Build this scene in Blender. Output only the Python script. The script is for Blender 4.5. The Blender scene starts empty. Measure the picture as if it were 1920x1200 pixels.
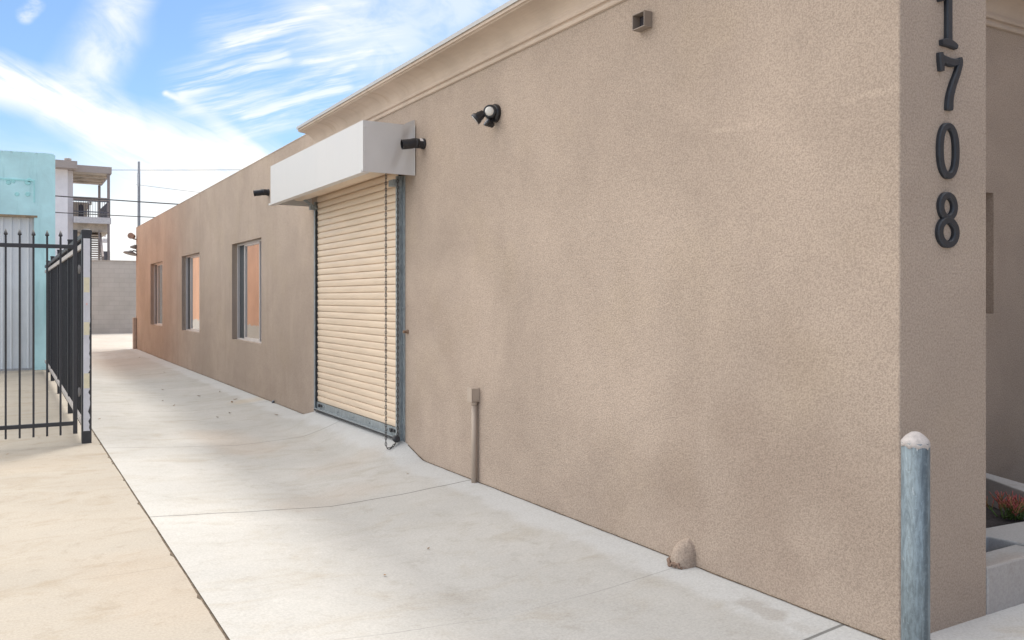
import bpy, bmesh, math, random
from mathutils import Vector, Matrix
random.seed(7)
PI = math.pi
R = math.radians
sc = bpy.context.scene
col = sc.collection

# ------------------------------------------------------------------ camera
F = 1605.0                       # focal length in pixels of a 1920 px wide picture
TH = math.atan(947 / F)          # camera turned to the right of the alley axis (+Y)
ct, st = math.cos(TH), math.sin(TH)
EYE = 1.5
W = 3.35                         # long stucco wall stands in the plane X = W
def ray(u, v):
    a = (u - 960) / F; b = (560 - v) / F
    return Vector((st + a * ct, ct - a * st, b))
def atY(u, v, Y):                # world point seen at (u,v) in the plane Y
    d = ray(u, v); t = Y / d.y
    return Vector((d.x * t, Y, EYE + d.z * t))
def atX(u, v, X):
    d = ray(u, v); t = X / d.x
    return Vector((X, d.y * t, EYE + d.z * t))
def atG(u, v, z=0.0):
    d = ray(u, v); t = (z - EYE) / d.z
    return Vector((d.x * t, d.y * t, z))

cam_d = bpy.data.cameras.new('camera'); cam = bpy.data.objects.new('camera', cam_d); col.objects.link(cam)
cam.location = (0, 0, EYE); cam.rotation_euler = (R(90), 0, -TH)
cam_d.sensor_width = 36; cam_d.lens = 36 * F / 1920; cam_d.shift_y = -40 / 1920
cam_d.clip_start = 0.05; cam_d.clip_end = 3000
sc.camera = cam

# ------------------------------------------------------------------ helpers
def tag(o, label=None, cat=None, group=None, kind=None):
    if label: o['label'] = label
    if cat: o['category'] = cat
    if group: o['group'] = group
    if kind: o['kind'] = kind
    return o
def thing(name, label, cat, loc=(0, 0, 0), group=None):
    o = bpy.data.objects.new(name, None); col.objects.link(o)
    o.location = loc; o.empty_display_size = .1
    return tag(o, label, cat, group)
def set_parent(o, p):
    o.parent = p
    m = Matrix.Identity(4); q = p
    chain = []
    while q is not None:
        chain.append(q); q = q.parent
    # world matrix from location only plus stored inverses
    wm = Matrix.Identity(4)
    for q in reversed(chain):
        wm = wm @ (q.matrix_parent_inverse if q.parent else Matrix.Identity(4)) @ Matrix.LocRotScale(q.location, q.rotation_euler, q.scale)
    o.matrix_parent_inverse = wm.inverted()

class MB:
    def __init__(s): s.bm = bmesh.new()
    def poly(s, pts, mi=0, smooth=False):
        f = s.bm.faces.new([s.bm.verts.new(p) for p in pts]); f.material_index = mi; f.smooth = smooth; return f
    def box(s, x0, x1, y0, y1, z0, z1, mi=0):
        if x0 > x1: x0, x1 = x1, x0
        if y0 > y1: y0, y1 = y1, y0
        if z0 > z1: z0, z1 = z1, z0
        v = [s.bm.verts.new(p) for p in ((x0,y0,z0),(x1,y0,z0),(x1,y1,z0),(x0,y1,z0),(x0,y0,z1),(x1,y0,z1),(x1,y1,z1),(x0,y1,z1))]
        for q in ((0,3,2,1),(4,5,6,7),(0,1,5,4),(1,2,6,5),(2,3,7,6),(3,0,4,7)):
            f = s.bm.faces.new([v[i] for i in q]); f.material_index = mi
        return s
    def bar(s, p0, p1, w, h=None, mi=0):           # rectangular bar between two points
        p0 = Vector(p0); p1 = Vector(p1); d = (p1 - p0).normalized(); h = h or w
        up = Vector((0, 0, 1)) if abs(d.z) < .95 else Vector((1, 0, 0))
        a = d.cross(up).normalized(); b = a.cross(d).normalized()
        L = []
        for p in (p0, p1):
            L.append([s.bm.verts.new(p + a * (i * w / 2) + b * (j * h / 2)) for i, j in ((-1,-1),(1,-1),(1,1),(-1,1))])
        for i in range(4):
            f = s.bm.faces.new((L[0][i], L[0][(i+1)%4], L[1][(i+1)%4], L[1][i])); f.material_index = mi
        s.bm.faces.new(L[0][::-1]).material_index = mi; s.bm.faces.new(L[1]).material_index = mi
        return s
    def tube(s, pts, r, n=12, mi=0, caps=True, closed=False):
        pts = [Vector(p) for p in pts]; rs = r if isinstance(r, (list, tuple)) else [r] * len(pts)
        rings = []; ref = None; N = len(pts)
        for i, p in enumerate(pts):
            if closed: d = (pts[(i+1) % N] - pts[i-1]).normalized()
            else: d = (pts[min(i+1, N-1)] - pts[max(i-1, 0)]).normalized()
            if ref is None:
                ref = d.orthogonal().normalized()
            ref = (ref - d * ref.dot(d)).normalized(); b = d.cross(ref)
            rings.append([s.bm.verts.new(p + (ref * math.cos(2*PI*k/n) + b * math.sin(2*PI*k/n)) * max(rs[i], 1e-5)) for k in range(n)])
        for i in range(N if closed else N - 1):
            A = rings[i]; B = rings[(i+1) % N]
            for k in range(n):
                f = s.bm.faces.new((A[k], A[(k+1)%n], B[(k+1)%n], B[k])); f.smooth = True; f.material_index = mi
        if caps and not closed:
            s.bm.faces.new(rings[0][::-1]).material_index = mi; s.bm.faces.new(rings[-1]).material_index = mi
        return s
    def lathe(s, base, axis, prof, n=24, mi=0):    # prof = [(along axis, radius)]
        base = Vector(base); d = Vector(axis).normalized()
        return s.tube_prof(base, d, prof, n, mi)
    def tube_prof(s, base, d, prof, n, mi):
        ref = d.orthogonal().normalized(); b = d.cross(ref); rings = []
        for (t, r) in prof:
            rings.append([s.bm.verts.new(base + d * t + (ref * math.cos(2*PI*k/n) + b * math.sin(2*PI*k/n)) * max(r, 1e-4)) for k in range(n)])
        for A, B in zip(rings, rings[1:]):
            for k in range(n):
                f = s.bm.faces.new((A[k], A[(k+1)%n], B[(k+1)%n], B[k])); f.smooth = True; f.material_index = mi
        s.bm.faces.new(rings[0][::-1]).material_index = mi; s.bm.faces.new(rings[-1]).material_index = mi
        return s
    def extrude_profile(s, prof, place, L0, L1, n=1, mi=0, caps=True, smooth=False):
        """prof: open list of 2D points; place(a, b, t) -> 3D"""
        rows = []
        for i in range(n + 1):
            t = L0 + (L1 - L0) * i / n
            rows.append([s.bm.verts.new(place(a, b, t)) for a, b in prof])
        for A, B in zip(rows, rows[1:]):
            for k in range(len(prof) - 1):
                f = s.bm.faces.new((A[k], A[k+1], B[k+1], B[k])); f.material_index = mi; f.smooth = smooth
        if caps:
            s.bm.faces.new(rows[0]).material_index = mi; s.bm.faces.new(rows[-1][::-1]).material_index = mi
        return s
    def build(s, name, mat, parent=None, bevel=0, seg=2, recalc=True):
        if recalc: bmesh.ops.recalc_face_normals(s.bm, faces=s.bm.faces)
        me = bpy.data.meshes.new(name); s.bm.to_mesh(me); s.bm.free()
        for m in (mat if isinstance(mat, (list, tuple)) else [mat]): me.materials.append(m)
        o = bpy.data.objects.new(name, me); col.objects.link(o)
        if parent is not None: set_parent(o, parent)
        if bevel:
            md = o.modifiers.new('bevel', 'BEVEL'); md.width = bevel; md.segments = seg; md.limit_method = 'ANGLE'; md.angle_limit = R(40)
        return o

# ------------------------------------------------------------------ materials
class NT:
    def __init__(s, tree): s.t = tree; s.n = tree.nodes; s.l = tree.links
    def new(s, typ, **kw):
        n = s.n.new(typ)
        for k, v in kw.items(): setattr(n, k, v)
        return n
    def put(s, sock, v):
        if hasattr(v, 'is_linked') or hasattr(v, 'links'): s.l.new(v, sock)
        else: sock.default_value = v
    def m(s, op, a, b=0.0, c=None, clamp=False):
        n = s.new('ShaderNodeMath', operation=op, use_clamp=clamp); s.put(n.inputs[0], a); s.put(n.inputs[1], b)
        if c is not None: s.put(n.inputs[2], c)
        return n.outputs[0]
    def v(s, op, a, b=(0, 0, 0), scale=None):
        n = s.new('ShaderNodeVectorMath', operation=op); s.put(n.inputs[0], a)
        if op != 'SCALE' and op not in ('LENGTH', 'NORMALIZE'): s.put(n.inputs[1], b)
        if scale is not None: s.put(n.inputs['Scale'], scale)
        return n.outputs['Value'] if op in ('LENGTH', 'DOT_PRODUCT', 'DISTANCE') else n.outputs['Vector']
    def noise(s, vec, scale, detail=4, rough=.55, dist=0.0):
        n = s.new('ShaderNodeTexNoise'); s.put(n.inputs['Vector'], vec); n.inputs['Scale'].default_value = scale
        n.inputs['Detail'].default_value = detail; n.inputs['Roughness'].default_value = rough; n.inputs['Distortion'].default_value = dist
        return n.outputs['Fac']
    def voro(s, vec, scale, feature='F1'):
        n = s.new('ShaderNodeTexVoronoi', feature=feature); s.put(n.inputs['Vector'], vec); n.inputs['Scale'].default_value = scale
        return n.outputs['Distance']
    def smooth(s, x, a, b, lo=0.0, hi=1.0):
        n = s.new('ShaderNodeMapRange', interpolation_type='SMOOTHSTEP'); s.put(n.inputs[0], x)
        n.inputs[1].default_value = a; n.inputs[2].default_value = b; n.inputs[3].default_value = lo; n.inputs[4].default_value = hi
        return n.outputs[0]
    def mix(s, f, a, b, blend='MIX'):
        n = s.new('ShaderNodeMix', data_type='RGBA', blend_type=blend); s.put(n.inputs[0], f)
        for i, x in ((6, a), (7, b)):
            if isinstance(x, tuple): x = (*x[:3], 1)
            s.put(n.inputs[i], x)
        return n.outputs[2]
    def sep(s, v):
        n = s.new('ShaderNodeSeparateXYZ'); s.put(n.inputs[0], v); return n.outputs
    def comb(s, x, y, z):
        n = s.new('ShaderNodeCombineXYZ'); s.put(n.inputs[0], x); s.put(n.inputs[1], y); s.put(n.inputs[2], z); return n.outputs[0]
    def pos(s): return s.new('ShaderNodeNewGeometry').outputs['Position']
    def bump(s, h, strength, dist):
        n = s.new('ShaderNodeBump'); s.put(n.inputs['Height'], h); n.inputs['Strength'].default_value = strength; n.inputs['Distance'].default_value = dist
        return n.outputs[0]

def mat_new(name):
    m = bpy.data.materials.new(name); m.use_nodes = True
    nt = NT(m.node_tree); b = m.node_tree.nodes['Principled BSDF']
    return m, nt, b
def plain(name, c, rough=.6, metal=0.0, var=.12, scale=12, bump=0.0, spec=.5, streak=None):
    m, nt, b = mat_new(name)
    p = nt.pos()
    n1 = nt.noise(p, scale, 5, .6)
    n2 = nt.noise(p, scale * 7, 3, .6)
    f = nt.m('MULTIPLY_ADD', n1, .7, nt.m('MULTIPLY', n2, .3))
    lo = tuple(x * (1 - var) for x in c); hi = tuple(min(1, x * (1 + var)) for x in c)
    colr = nt.mix(nt.smooth(f, .3, .7), lo, hi)
    if streak:
        q = nt.v('MULTIPLY', p, (9, 9, .7)); s_ = nt.noise(q, 1.6, 5, .6)
        colr = nt.mix(nt.smooth(s_, .5, .75, 0, .5), colr, streak)
    nt.put(b.inputs['Base Color'], colr)
    nt.put(b.inputs['Roughness'], nt.smooth(f, .2, .8, max(0.03, rough - .08), min(1, rough + .08)))
    b.inputs['Metallic'].default_value = metal; b.inputs['Specular IOR Level'].default_value = spec
    if bump: nt.put(b.inputs['Normal'], nt.bump(n2, bump, .004))
    return m

def seg_mask(nt, y, z, A, B, w, soft):
    """mask of a stroke A-B in two coordinates"""
    P = nt.comb(y, z, 0.0); A = Vector((*A, 0)); B = Vector((*B, 0)); AB = B - A
    d = nt.v('SUBTRACT', P, tuple(A))
    t = nt.m('DIVIDE', nt.v('DOT_PRODUCT', d, tuple(AB)), AB.length_squared, clamp=True)
    q = nt.v('SUBTRACT', d, nt.v('SCALE', tuple(AB), scale=t))
    return nt.smooth(nt.v('LENGTH', q), w, w + soft, 1, 0)

def stucco(name, c, marks=False, grain=1.0, stain=.5):
    m, nt, b = mat_new(name)
    p = nt.pos(); x, y, z = nt.sep(p)
    big = nt.noise(p, .75, 5, .6, .4)
    mid = nt.noise(nt.v('MULTIPLY', p, (1, 1, 1.1)), 2.6, 5, .6, .5)
    fine = nt.noise(p, 105, 4, .72)
    fine2 = nt.noise(p, 190, 2, .6)
    strk = nt.noise(nt.v('MULTIPLY', p, (5, 5, .35)), 1.3, 4, .6)
    base = nt.mix(nt.smooth(big, .3, .72), tuple(k * .88 for k in c), tuple(k * 1.07 for k in c))
    base = nt.mix(nt.smooth(mid, .42, .72, 0, .27 * stain), base, tuple(k * q for k, q in zip(c, (.66, .64, .64))))
    base = nt.mix(nt.m('MULTIPLY', nt.smooth(strk, .5, .72, 0, .32), nt.smooth(y, 7.5, 12, .12, 1)), base, tuple(k * q for k, q in zip(c, (.80, .78, .76))))
    # greenish yellow weathering
    wt = nt.noise(p, 1.3, 3, .5)
    base = nt.mix(nt.smooth(wt, .5, .75, 0, .25), base, tuple(k * q for k, q in zip(c, (.97, .96, .85))))
    # darker patches low on the wall
    low = nt.smooth(z, .05, 1.1, 1, 0)
    base = nt.mix(nt.m('MULTIPLY', low, nt.smooth(mid, .38, .66, .06, .22)), base, tuple(k * q for k, q in zip(c, (.66, .63, .63))))
    if marks:
        lt = tuple(min(1, k * 1.35) for k in c)
        wob = nt.m('MULTIPLY', nt.m('SUBTRACT', nt.noise(p, 9, 3), .5), .06)
        z2 = nt.m('ADD', z, wob)
        def wallmark(u0, v0, u1, v1, w, s_, k):
            global _
            A = atX(u0, v0, W); B = atX(u1, v1, W)
            return nt.m('MULTIPLY', nt.m('MULTIPLY', seg_mask(nt, y, z2, (A.y, A.z), (B.y, B.z), w, s_), k), nt.m('LESS_THAN', x, W + .015))
        for a in ((1340, 248, 1425, 229, .002, .020, .26), (1580, 192, 1690, 160, .002, .022, .24)):
            base = nt.mix(wallmark(*a), base, lt)
        dk = tuple(k * q for k, q in zip(c, (.62, .58, .56)))
        for a in ((1390, 810, 1440, 905, .03, .30, .30), (1400, 980, 1470, 1060, .03, .30, .20), (1250, 900, 1300, 960, .03, .22, .18), (1480, 850, 1640, 1000, .03, .30, .12), (1460, 640, 1500, 690, .02, .22, .16), (1290, 760, 1275, 900, .02, .22, .14), (840, 640, 855, 700, .02, .28, .18),
                  (1530, 860, 1560, 900, .03, .25, .2), (700, 560, 820, 600, .03, .3, .14)):
            base = nt.mix(wallmark(*a), base, dk)
    sp = nt.smooth(fine, .34, .62, .76 , 1.08)
    base = nt.mix(1.0, base, nt.comb(sp, sp, sp), 'MULTIPLY')
    nt.put(b.inputs['Base Color'], base)
    b.inputs['Roughness'].default_value = .93; b.inputs['Specular IOR Level'].default_value = .2
    h = nt.m('MULTIPLY_ADD', fine, 1.0, nt.m('MULTIPLY', fine2, .5))
    nt.put(b.inputs['Normal'], nt.bump(h, .55 * grain, .012))
    return m

def concrete(name, c, joints=(), warm=(.62, .5, .38), edge=None, wet=()):
    m, nt, b = mat_new(name)
    p = nt.pos(); x, y, z = nt.sep(p)
    big = nt.noise(p, .45, 5, .6, .6)
    mid = nt.noise(nt.v('MULTIPLY', p, (1, 1.8, 1)), 1.7, 6, .66, .8)
    trow = nt.noise(nt.v('MULTIPLY', p, (1, 1.05, 1)), 5.5, 6, .74, .3)
    fine = nt.noise(p, 75, 5, .75)
    spk = nt.voro(p, 46)
    base = nt.mix(nt.smooth(big, .3, .7), tuple(k * .90 for k in c), tuple(min(.9, k * 1.06) for k in c))
    base = nt.mix(nt.smooth(mid, .48, .75, 0, .60), base, tuple(k * q for k, q in zip(c, (.80, .73, .63))))
    base = nt.mix(nt.smooth(mid, .48, .25, 0, .35), base, tuple(k * q for k, q in zip(c, (.86, .87, .89))))
    base = nt.mix(nt.smooth(trow, .52, .70, 0, .42), base, tuple(k * q for k, q in zip(c, (.70, .66, .60))))
    base = nt.mix(nt.smooth(trow, .44, .28, 0, .35), base, tuple(min(.88, k * 1.12) for k in c))
    pt = nt.noise(p, 5.5, 3, .5)
    base = nt.mix(nt.m('MULTIPLY', nt.smooth(spk, .10, .04), nt.smooth(pt, .55, .7)), base, tuple(k * .55 for k in c))
    if edge:
        wob = nt.m('MULTIPLY', nt.m('SUBTRACT', nt.noise(p, 2.5, 4), .5), .35)
        e = nt.smooth(nt.m('ADD', x, wob), 3.02, 3.16)
        e = nt.m('MULTIPLY', e, nt.smooth(x, 3.36, 3.34))
        base = nt.mix(nt.m('MULTIPLY', e, .6), base, edge)
    for (A, B, w, s_, k, cc) in wet:
        wob = nt.m('MULTIPLY', nt.m('SUBTRACT', nt.noise(p, 7, 4, .7), .5), .22)
        base = nt.mix(nt.m('MULTIPLY', seg_mask(nt, nt.m('ADD', x, wob), nt.m('ADD', y, wob), A, B, w, s_), k), base, cc)
    wv = nt.m('MULTIPLY', nt.m('SUBTRACT', nt.noise(p, 2.2, 5, .6), .5), .05)
    for (yj, w, k) in joints:
        d = nt.m('ABSOLUTE', nt.m('SUBTRACT', nt.m('ADD', y, wv if w < .005 else nt.m('MULTIPLY', wv, .15)), yj))
        brk = nt.smooth(nt.noise(p, 1.1, 4), .40, .6, k * .35, k) if w < .005 else k
        base = nt.mix(nt.m('MULTIPLY', nt.smooth(d, w, w * 2.2, 1, 0), brk), base, tuple(q * .25 for q in c))
    f2 = nt.smooth(fine, .32, .66, .87, 1.06)
    base = nt.mix(1.0, base, nt.comb(f2, f2, f2), 'MULTIPLY')
    nt.put(b.inputs['Base Color'], base)
    nt.put(b.inputs['Roughness'], nt.smooth(mid, .3, .7, .72, .9)); b.inputs['Specular IOR Level'].default_value = .25
    nt.put(b.inputs['Normal'], nt.bump(nt.m('MULTIPLY_ADD', trow, .6, nt.m('MULTIPLY', fine, .4)), .22, .010))
    return m

STC = (.455, .366, .303)
M_stucco = stucco('tan_stucco', STC, marks=True)
M_stucco2 = stucco('tan_stucco_plain', STC)
def cornice_mat():
    m, nt, b = mat_new('cornice_stucco')
    p = nt.pos(); x, y, z = nt.sep(p)
    n = nt.noise(p, 2.0, 5, .6); fine = nt.noise(p, 90, 3, .6)
    c = (.51, .418, .345)
    base = nt.mix(nt.smooth(n, .3, .7), tuple(k * .9 for k in c), tuple(k * 1.06 for k in c))
    drip = nt.noise(nt.comb(nt.m('MULTIPLY', nt.m('ADD', y, nt.m('MULTIPLY', x, .35)), 5.5), nt.m('MULTIPLY', z, .9), 0.0), 1.5, 4, .6, .5)
    zone = nt.m('MULTIPLY', nt.smooth(z, 3.45, 3.50), nt.smooth(y, 5.2, 8.5, .25, 1))
    base = nt.mix(nt.m('MULTIPLY', zone, nt.smooth(drip, .52, .72, 0, .55)), base, (.36, .26, .18))
    nt.put(b.inputs['Base Color'], base); b.inputs['Roughness'].default_value = .9
    nt.put(b.inputs['Normal'], nt.bump(fine, .3, .006)); return m
M_cornice = cornice_mat()

# ground
DRV = (.452, .441, .423)
joints = [(2.64, .006, .8), (3.70, .0025, .35), (6.33, .005, .8), (9.48, .005, .6), (12.7, .006, .45), (15.9, .006, .4), (19.1, .006, .4), (22.3, .006, .35), (27.6, .01, .5)]
sA = atG(1385, 1120); sB = atG(1440, 1135)
def G2(u, v): p = atG(u, v); return (p.x, p.y)
brown = (.40, .31, .235)
M_drive = concrete('driveway_concrete', DRV, joints, edge=(.53, .54, .55), wet=(
    (G2(1400, 1120), G2(1452, 1140), .03, .06, .55, (.33, .30, .27)), (G2(1490, 1160), G2(1520, 1168), .02, .05, .3, (.36, .33, .3)),
    (G2(395, 800), G2(470, 830), .12, .35, .30, brown), (G2(220, 672), G2(260, 700), .2, .8, .28, brown), (G2(560, 930), G2(680, 900), .06, .3, .22, brown),
    (G2(460, 748), G2(500, 745), .05, .3, .30, (.55, .42, .25)), (G2(600, 870), G2(690, 850), .06, .25, .18, brown)))
LOT = (.375, .337, .288)
M_lot = concrete('lot_concrete', LOT, [(5.1, .003, .2), (16.0, .006, .3)], wet=(
    (G2(0, 880), G2(90, 870), .1, .4, .12, (.45, .33, .22)), (G2(260, 1060), G2(360, 1130), .1, .4, .10, (.5, .36, .25))))
M_far = concrete('court_concrete', (.50, .48, .45), [(31.5, .01, .4), (35.0, .01, .4)])
M_dirt_shade = plain('joint_dirt_base_shade', (.13, .098, .07), .95, var=.5, scale=18)  # joint dirt; also colours the painted shade along the wall base
M_walk = concrete('walk_concrete', (.56, .56, .56), [(2.02, .004, .5)])
M_planter = concrete('planter_concrete', (.46, .465, .475), wet=(((4.05, 2.35), (4.3, 2.35), .02, .12, .5, (.33, .28, .25)), ((4.5, 2.35), (5.2, 2.35), .02, .2, .45, (.27, .28, .29))))
M_soil = plain('planter_soil', (.055, .05, .052), .95, var=.5, scale=25, bump=1.0)

def galv(name, c=(.36, .42, .46), streak=None):
    m, nt, b = mat_new(name)
    p = nt.pos()
    n1 = nt.noise(nt.v('MULTIPLY', p, (1, 1, .22)), 70, 6, .75); n2 = nt.noise(p, 70, 4, .6); v = nt.voro(p, 90)
    base = nt.mix(nt.smooth(n1, .35, .66), tuple(k * .68 for k in c), tuple(min(1, k * 1.22) for k in c))
    base = nt.mix(nt.smooth(n2, .58, .75, 0, .45), base, tuple(min(1, k * 1.7) for k in c))
    if streak:
        s_ = nt.noise(nt.v('ADD', nt.v('MULTIPLY', p, (34, 4, 1.6)), (3.3, 0, 0)), 1.0, 6, .72, .5)
        base = nt.mix(nt.smooth(s_, .50, .64, 0, .8), base, streak)
        bx = ray(1712, 830).x * 3.40
        wob = nt.m('MULTIPLY', nt.m('SUBTRACT', nt.noise(nt.v('MULTIPLY', p, (10, 10, 5)), 1.5, 5, .7), .5), .045)
        dd_ = nt.m('ABSOLUTE', nt.m('SUBTRACT', nt.m('ADD', nt.sep(p)[0], wob), bx))
        base = nt.mix(nt.m('MULTIPLY', nt.smooth(dd_, .004, .017, 1, 0), nt.smooth(n2, .25, .6, .35, .85)), base, streak)
        w = nt.noise(nt.v('MULTIPLY', p, (40, 40, 9)), 1.0, 4, .7)
        base = nt.mix(nt.smooth(w, .66, .74, 0, .6), base, (.66, .67, .68))
    nt.put(b.inputs['Base Color'], base); b.inputs['Metallic'].default_value = .35
    nt.put(b.inputs['Roughness'], nt.smooth(n1, .3, .7, .42, .62))
    nt.put(b.inputs['Normal'], nt.bump(n2, .15, .003)); return m
M_galv = galv('galvanised_steel', (.31, .345, .365))
M_pipe = galv('bollard_steel', (.19, .235, .265), streak=(.075, .10, .12))
M_cap = plain('bollard_concrete_cap', (.47, .43, .42), .95, var=.2, scale=40, bump=1.0)
M_hood = plain('hood_white_metal', (.60, .58, .57), .42, var=.02, scale=2, streak=(.57, .55, .54))
def curtain_mat():
    m, nt, b = mat_new('door_cream_steel')
    p = nt.pos(); n = nt.noise(nt.v('MULTIPLY', p, (1, .5, 6)), 3, 4, .6)
    c = (.72, .583, .448)
    nt.put(b.inputs['Base Color'], nt.mix(nt.smooth(n, .3, .7), tuple(k * .93 for k in c), tuple(k * 1.05 for k in c)))
    b.inputs['Roughness'].default_value = .45; return m
M_curtain = curtain_mat()
M_gap = plain('door_slat_gap', (.10, .085, .07), .8)
M_dark = plain('black_powder_coat', (.034, .034, .040), .5, var=.2, scale=20)
M_blk = plain('black_plastic', (.018, .018, .022), .35, var=.2, scale=20)
M_num = plain('numeral_black_paint', (.017, .021, .030), .5, var=.25, scale=30, bump=.15)
M_white = plain('white_vinyl', (.70, .68, .68), .4, var=.04)
M_wframe = plain('window_frame_paint', (.60, .56, .54), .4, var=.04)
M_lens = plain('sensor_lens', (.62, .60, .57), .35, var=.05)
M_chrome = plain('lamp_reflector', (.7, .7, .72), .2, metal=.8)
M_tanpaint = plain('tan_painted_metal', (.41, .335, .275), .55, var=.06, scale=8)
M_brownmetal = plain('scupper_metal', (.24, .195, .165), .6, var=.08)
M_coping = plain('coping_metal', (.42, .41, .40), .4, var=.05)
M_roof = plain('roof_felt', (.35, .33, .31), .9)
def glass_mat(name, tint, refl):
    m, nt, b = mat_new(name)
    b.inputs['Base Color'].default_value = (*tint, 1); b.inputs['Roughness'].default_value = .5
    g = nt.new('ShaderNodeBsdfGlossy'); g.inputs['Color'].default_value = (.9, .9, .9, 1); g.inputs['Roughness'].default_value = .015
    lw = nt.new('ShaderNodeFresnel'); lw.inputs['IOR'].default_value = 1.5
    mx = nt.new('ShaderNodeMixShader'); nt.put(mx.inputs[0], nt.m('ADD', nt.m('MULTIPLY', lw.outputs[0], .8), refl, clamp=True))
    nt.l.new(b.outputs[0], mx.inputs[1]); nt.l.new(g.outputs[0], mx.inputs[2])
    nt.l.new(mx.outputs[0], nt.n['Material Output'].inputs['Surface']); return m
M_glass = glass_mat('window_glass', (.06, .06, .06), .40)
M_screen = plain('insect_screen', (.055, .06, .068), .8, var=.1, scale=60)

# teal building
def teal_mat():
    m, nt, b = mat_new('teal_painted_stucco')
    p = nt.pos(); x, y, z = nt.sep(p)
    c = (.57, .87, .90)
    n1 = nt.noise(p, .9, 5, .6, .4); n2 = nt.noise(nt.v('MULTIPLY', p, (5, 5, .5)), 1.4, 5, .65); f = nt.noise(p, 60, 4, .6)
    base = nt.mix(nt.smooth(n1, .3, .7), tuple(k * .84 for k in c), tuple(k * 1.08 for k in c))
    base = nt.mix(nt.smooth(n2, .5, .75, 0, .45), base, (.20, .47, .47))
    top = nt.smooth(z, 4.50, 4.58); chip = nt.noise(p, 9, 4, .7)
    base = nt.mix(nt.m('MULTIPLY', top, nt.smooth(chip, .58, .66)), base, (.40, .55, .54))
    c2 = nt.noise(p, 3.1, 4, .7); base = nt.mix(nt.smooth(c2, .70, .76, 0, .8), base, (.62, .72, .70))
    nt.put(b.inputs['Base Color'], base); b.inputs['Roughness'].default_value = .85
    nt.put(b.inputs['Normal'], nt.bump(nt.m('ADD', f, nt.m('MULTIPLY', chip, 2)), .3, .01)); return m
M_teal = teal_mat()
M_teal_patch = plain('teal_repair_patch', (.40, .76, .76), .85, var=.1)
def peach_mat():
    m, nt, b = mat_new('peach_painted_wall')
    p = nt.pos(); x, y, z = nt.sep(p); n = nt.noise(p, 1.2, 5, .6)
    c = (.93, .53, .34)
    base = nt.mix(nt.smooth(n, .3, .7), tuple(k * .85 for k in c), c)
    wob = nt.m('MULTIPLY', nt.m('SUBTRACT', nt.noise(p, 3, 4), .5), .3)
    base = nt.mix(nt.smooth(nt.m('ADD', z, wob), .72, .76, 1, 0), base, (.70, .66, .60))
    nt.put(b.inputs['Base Color'], base); b.inputs['Roughness'].default_value = .9; return m
M_peach = peach_mat()
M_ribbed = plain('white_ribbed_metal', (.74, .76, .77), .5, var=.05, scale=2, streak=(.62, .64, .65))
M_trim = plain('door_trim_metal', (.45, .45, .45), .5)
M_rust = plain('rusty_lintel', (.30, .22, .14), .9, var=.3)
def block_mat():
    m, nt, b = mat_new('grey_concrete_block')
    p = nt.pos(); x, y, z = nt.sep(p)
    br = nt.new('ShaderNodeTexBrick'); nt.put(br.inputs['Vector'], nt.comb(x, z, 0.0)); br.inputs['Scale'].default_value = 1.0
    br.inputs['Brick Width'].default_value = .40; br.inputs['Row Height'].default_value = .20; br.inputs['Mortar Size'].default_value = .008
    br.inputs['Color1'].default_value = (.47, .455, .425, 1); br.inputs['Color2'].default_value = (.44, .425, .395, 1); br.inputs['Mortar'].default_value = (.39, .37, .35, 1)
    n = nt.noise(p, .8, 4, .6); k = nt.smooth(n, .3, .7, .9, 1.06)
    nt.put(b.inputs['Base Color'], nt.mix(1.0, br.outputs['Color'], nt.comb(k, k, k), 'MULTIPLY')); b.inputs['Roughness'].default_value = .95
    nt.put(b.inputs['Normal'], nt.bump(br.outputs['Fac'], -.4, .01)); return m
M_block = block_mat()
M_ap_white = plain('lilac_white_stucco', (.86, .83, .85), .9, var=.06, scale=3, bump=.3)
M_ap_grey = plain('grey_stucco', (.70, .67, .68), .9, var=.05)
M_ap_fascia = plain('brown_fascia', (.37, .32, .30), .8, var=.05)
M_ap_soffit = plain('balcony_soffit_boards', (.52, .45, .38), .8, var=.25, scale=3)
M_ap_rail = plain('apartment_rail', (.10, .10, .12), .6)
M_ap_panel = plain('rail_panel', (.15, .145, .165), .7)
M_ap_post = plain('brown_post', (.27, .23, .22), .7)
M_ap_slab = plain('balcony_slab', (.56, .54, .55), .8)
M_ap_wall = plain('tan_balcony_wall', (.44, .38, .32), .9)
M_void = plain('dark_doorway', (.05, .045, .055), .9)
M_tread = plain('stair_tread', (.34, .28, .24), .8)
M_pole = plain('weathered_pole', (.24, .25, .28), .8)
M_wire = plain('wire_rubber', (.05, .05, .055), .7)
M_mesh = plain('privacy_mesh', (.10, .10, .11), .85, var=.25, scale=30, streak=(.15, .15, .16))
_m, _nt, _b = M_mesh, NT(M_mesh.node_tree), M_mesh.node_tree.nodes['Principled BSDF']     # woven mesh lets some light through
_tr = _nt.new('ShaderNodeBsdfTransparent'); _mx = _nt.new('ShaderNodeMixShader'); _mx.inputs[0].default_value = .30
_nt.l.new(_b.outputs[0], _mx.inputs[1]); _nt.l.new(_tr.outputs[0], _mx.inputs[2]); _nt.l.new(_mx.outputs[0], _nt.n['Material Output'].inputs['Surface'])
M_rail_lt = plain('weathered_grey_rail', (.40, .37, .36), .6, var=.15)
M_strip = plain('faded_reflective_strip', (.62, .62, .66), .45, var=.08, scale=8, streak=(.45, .45, .47))
M_sticky = plain('faded_yellow_sticker', (.72, .66, .48), .6, var=.08)
M_red = plain('faded_red_sticker', (.70, .45, .42), .6)
M_paint = plain('white_lane_paint', (.75, .74, .72), .7)
M_leaf = plain('dry_leaf', (.22, .13, .06), .8, var=.4, scale=60)
M_scrap = plain('grey_scrap', (.18, .21, .25), .7)
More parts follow.
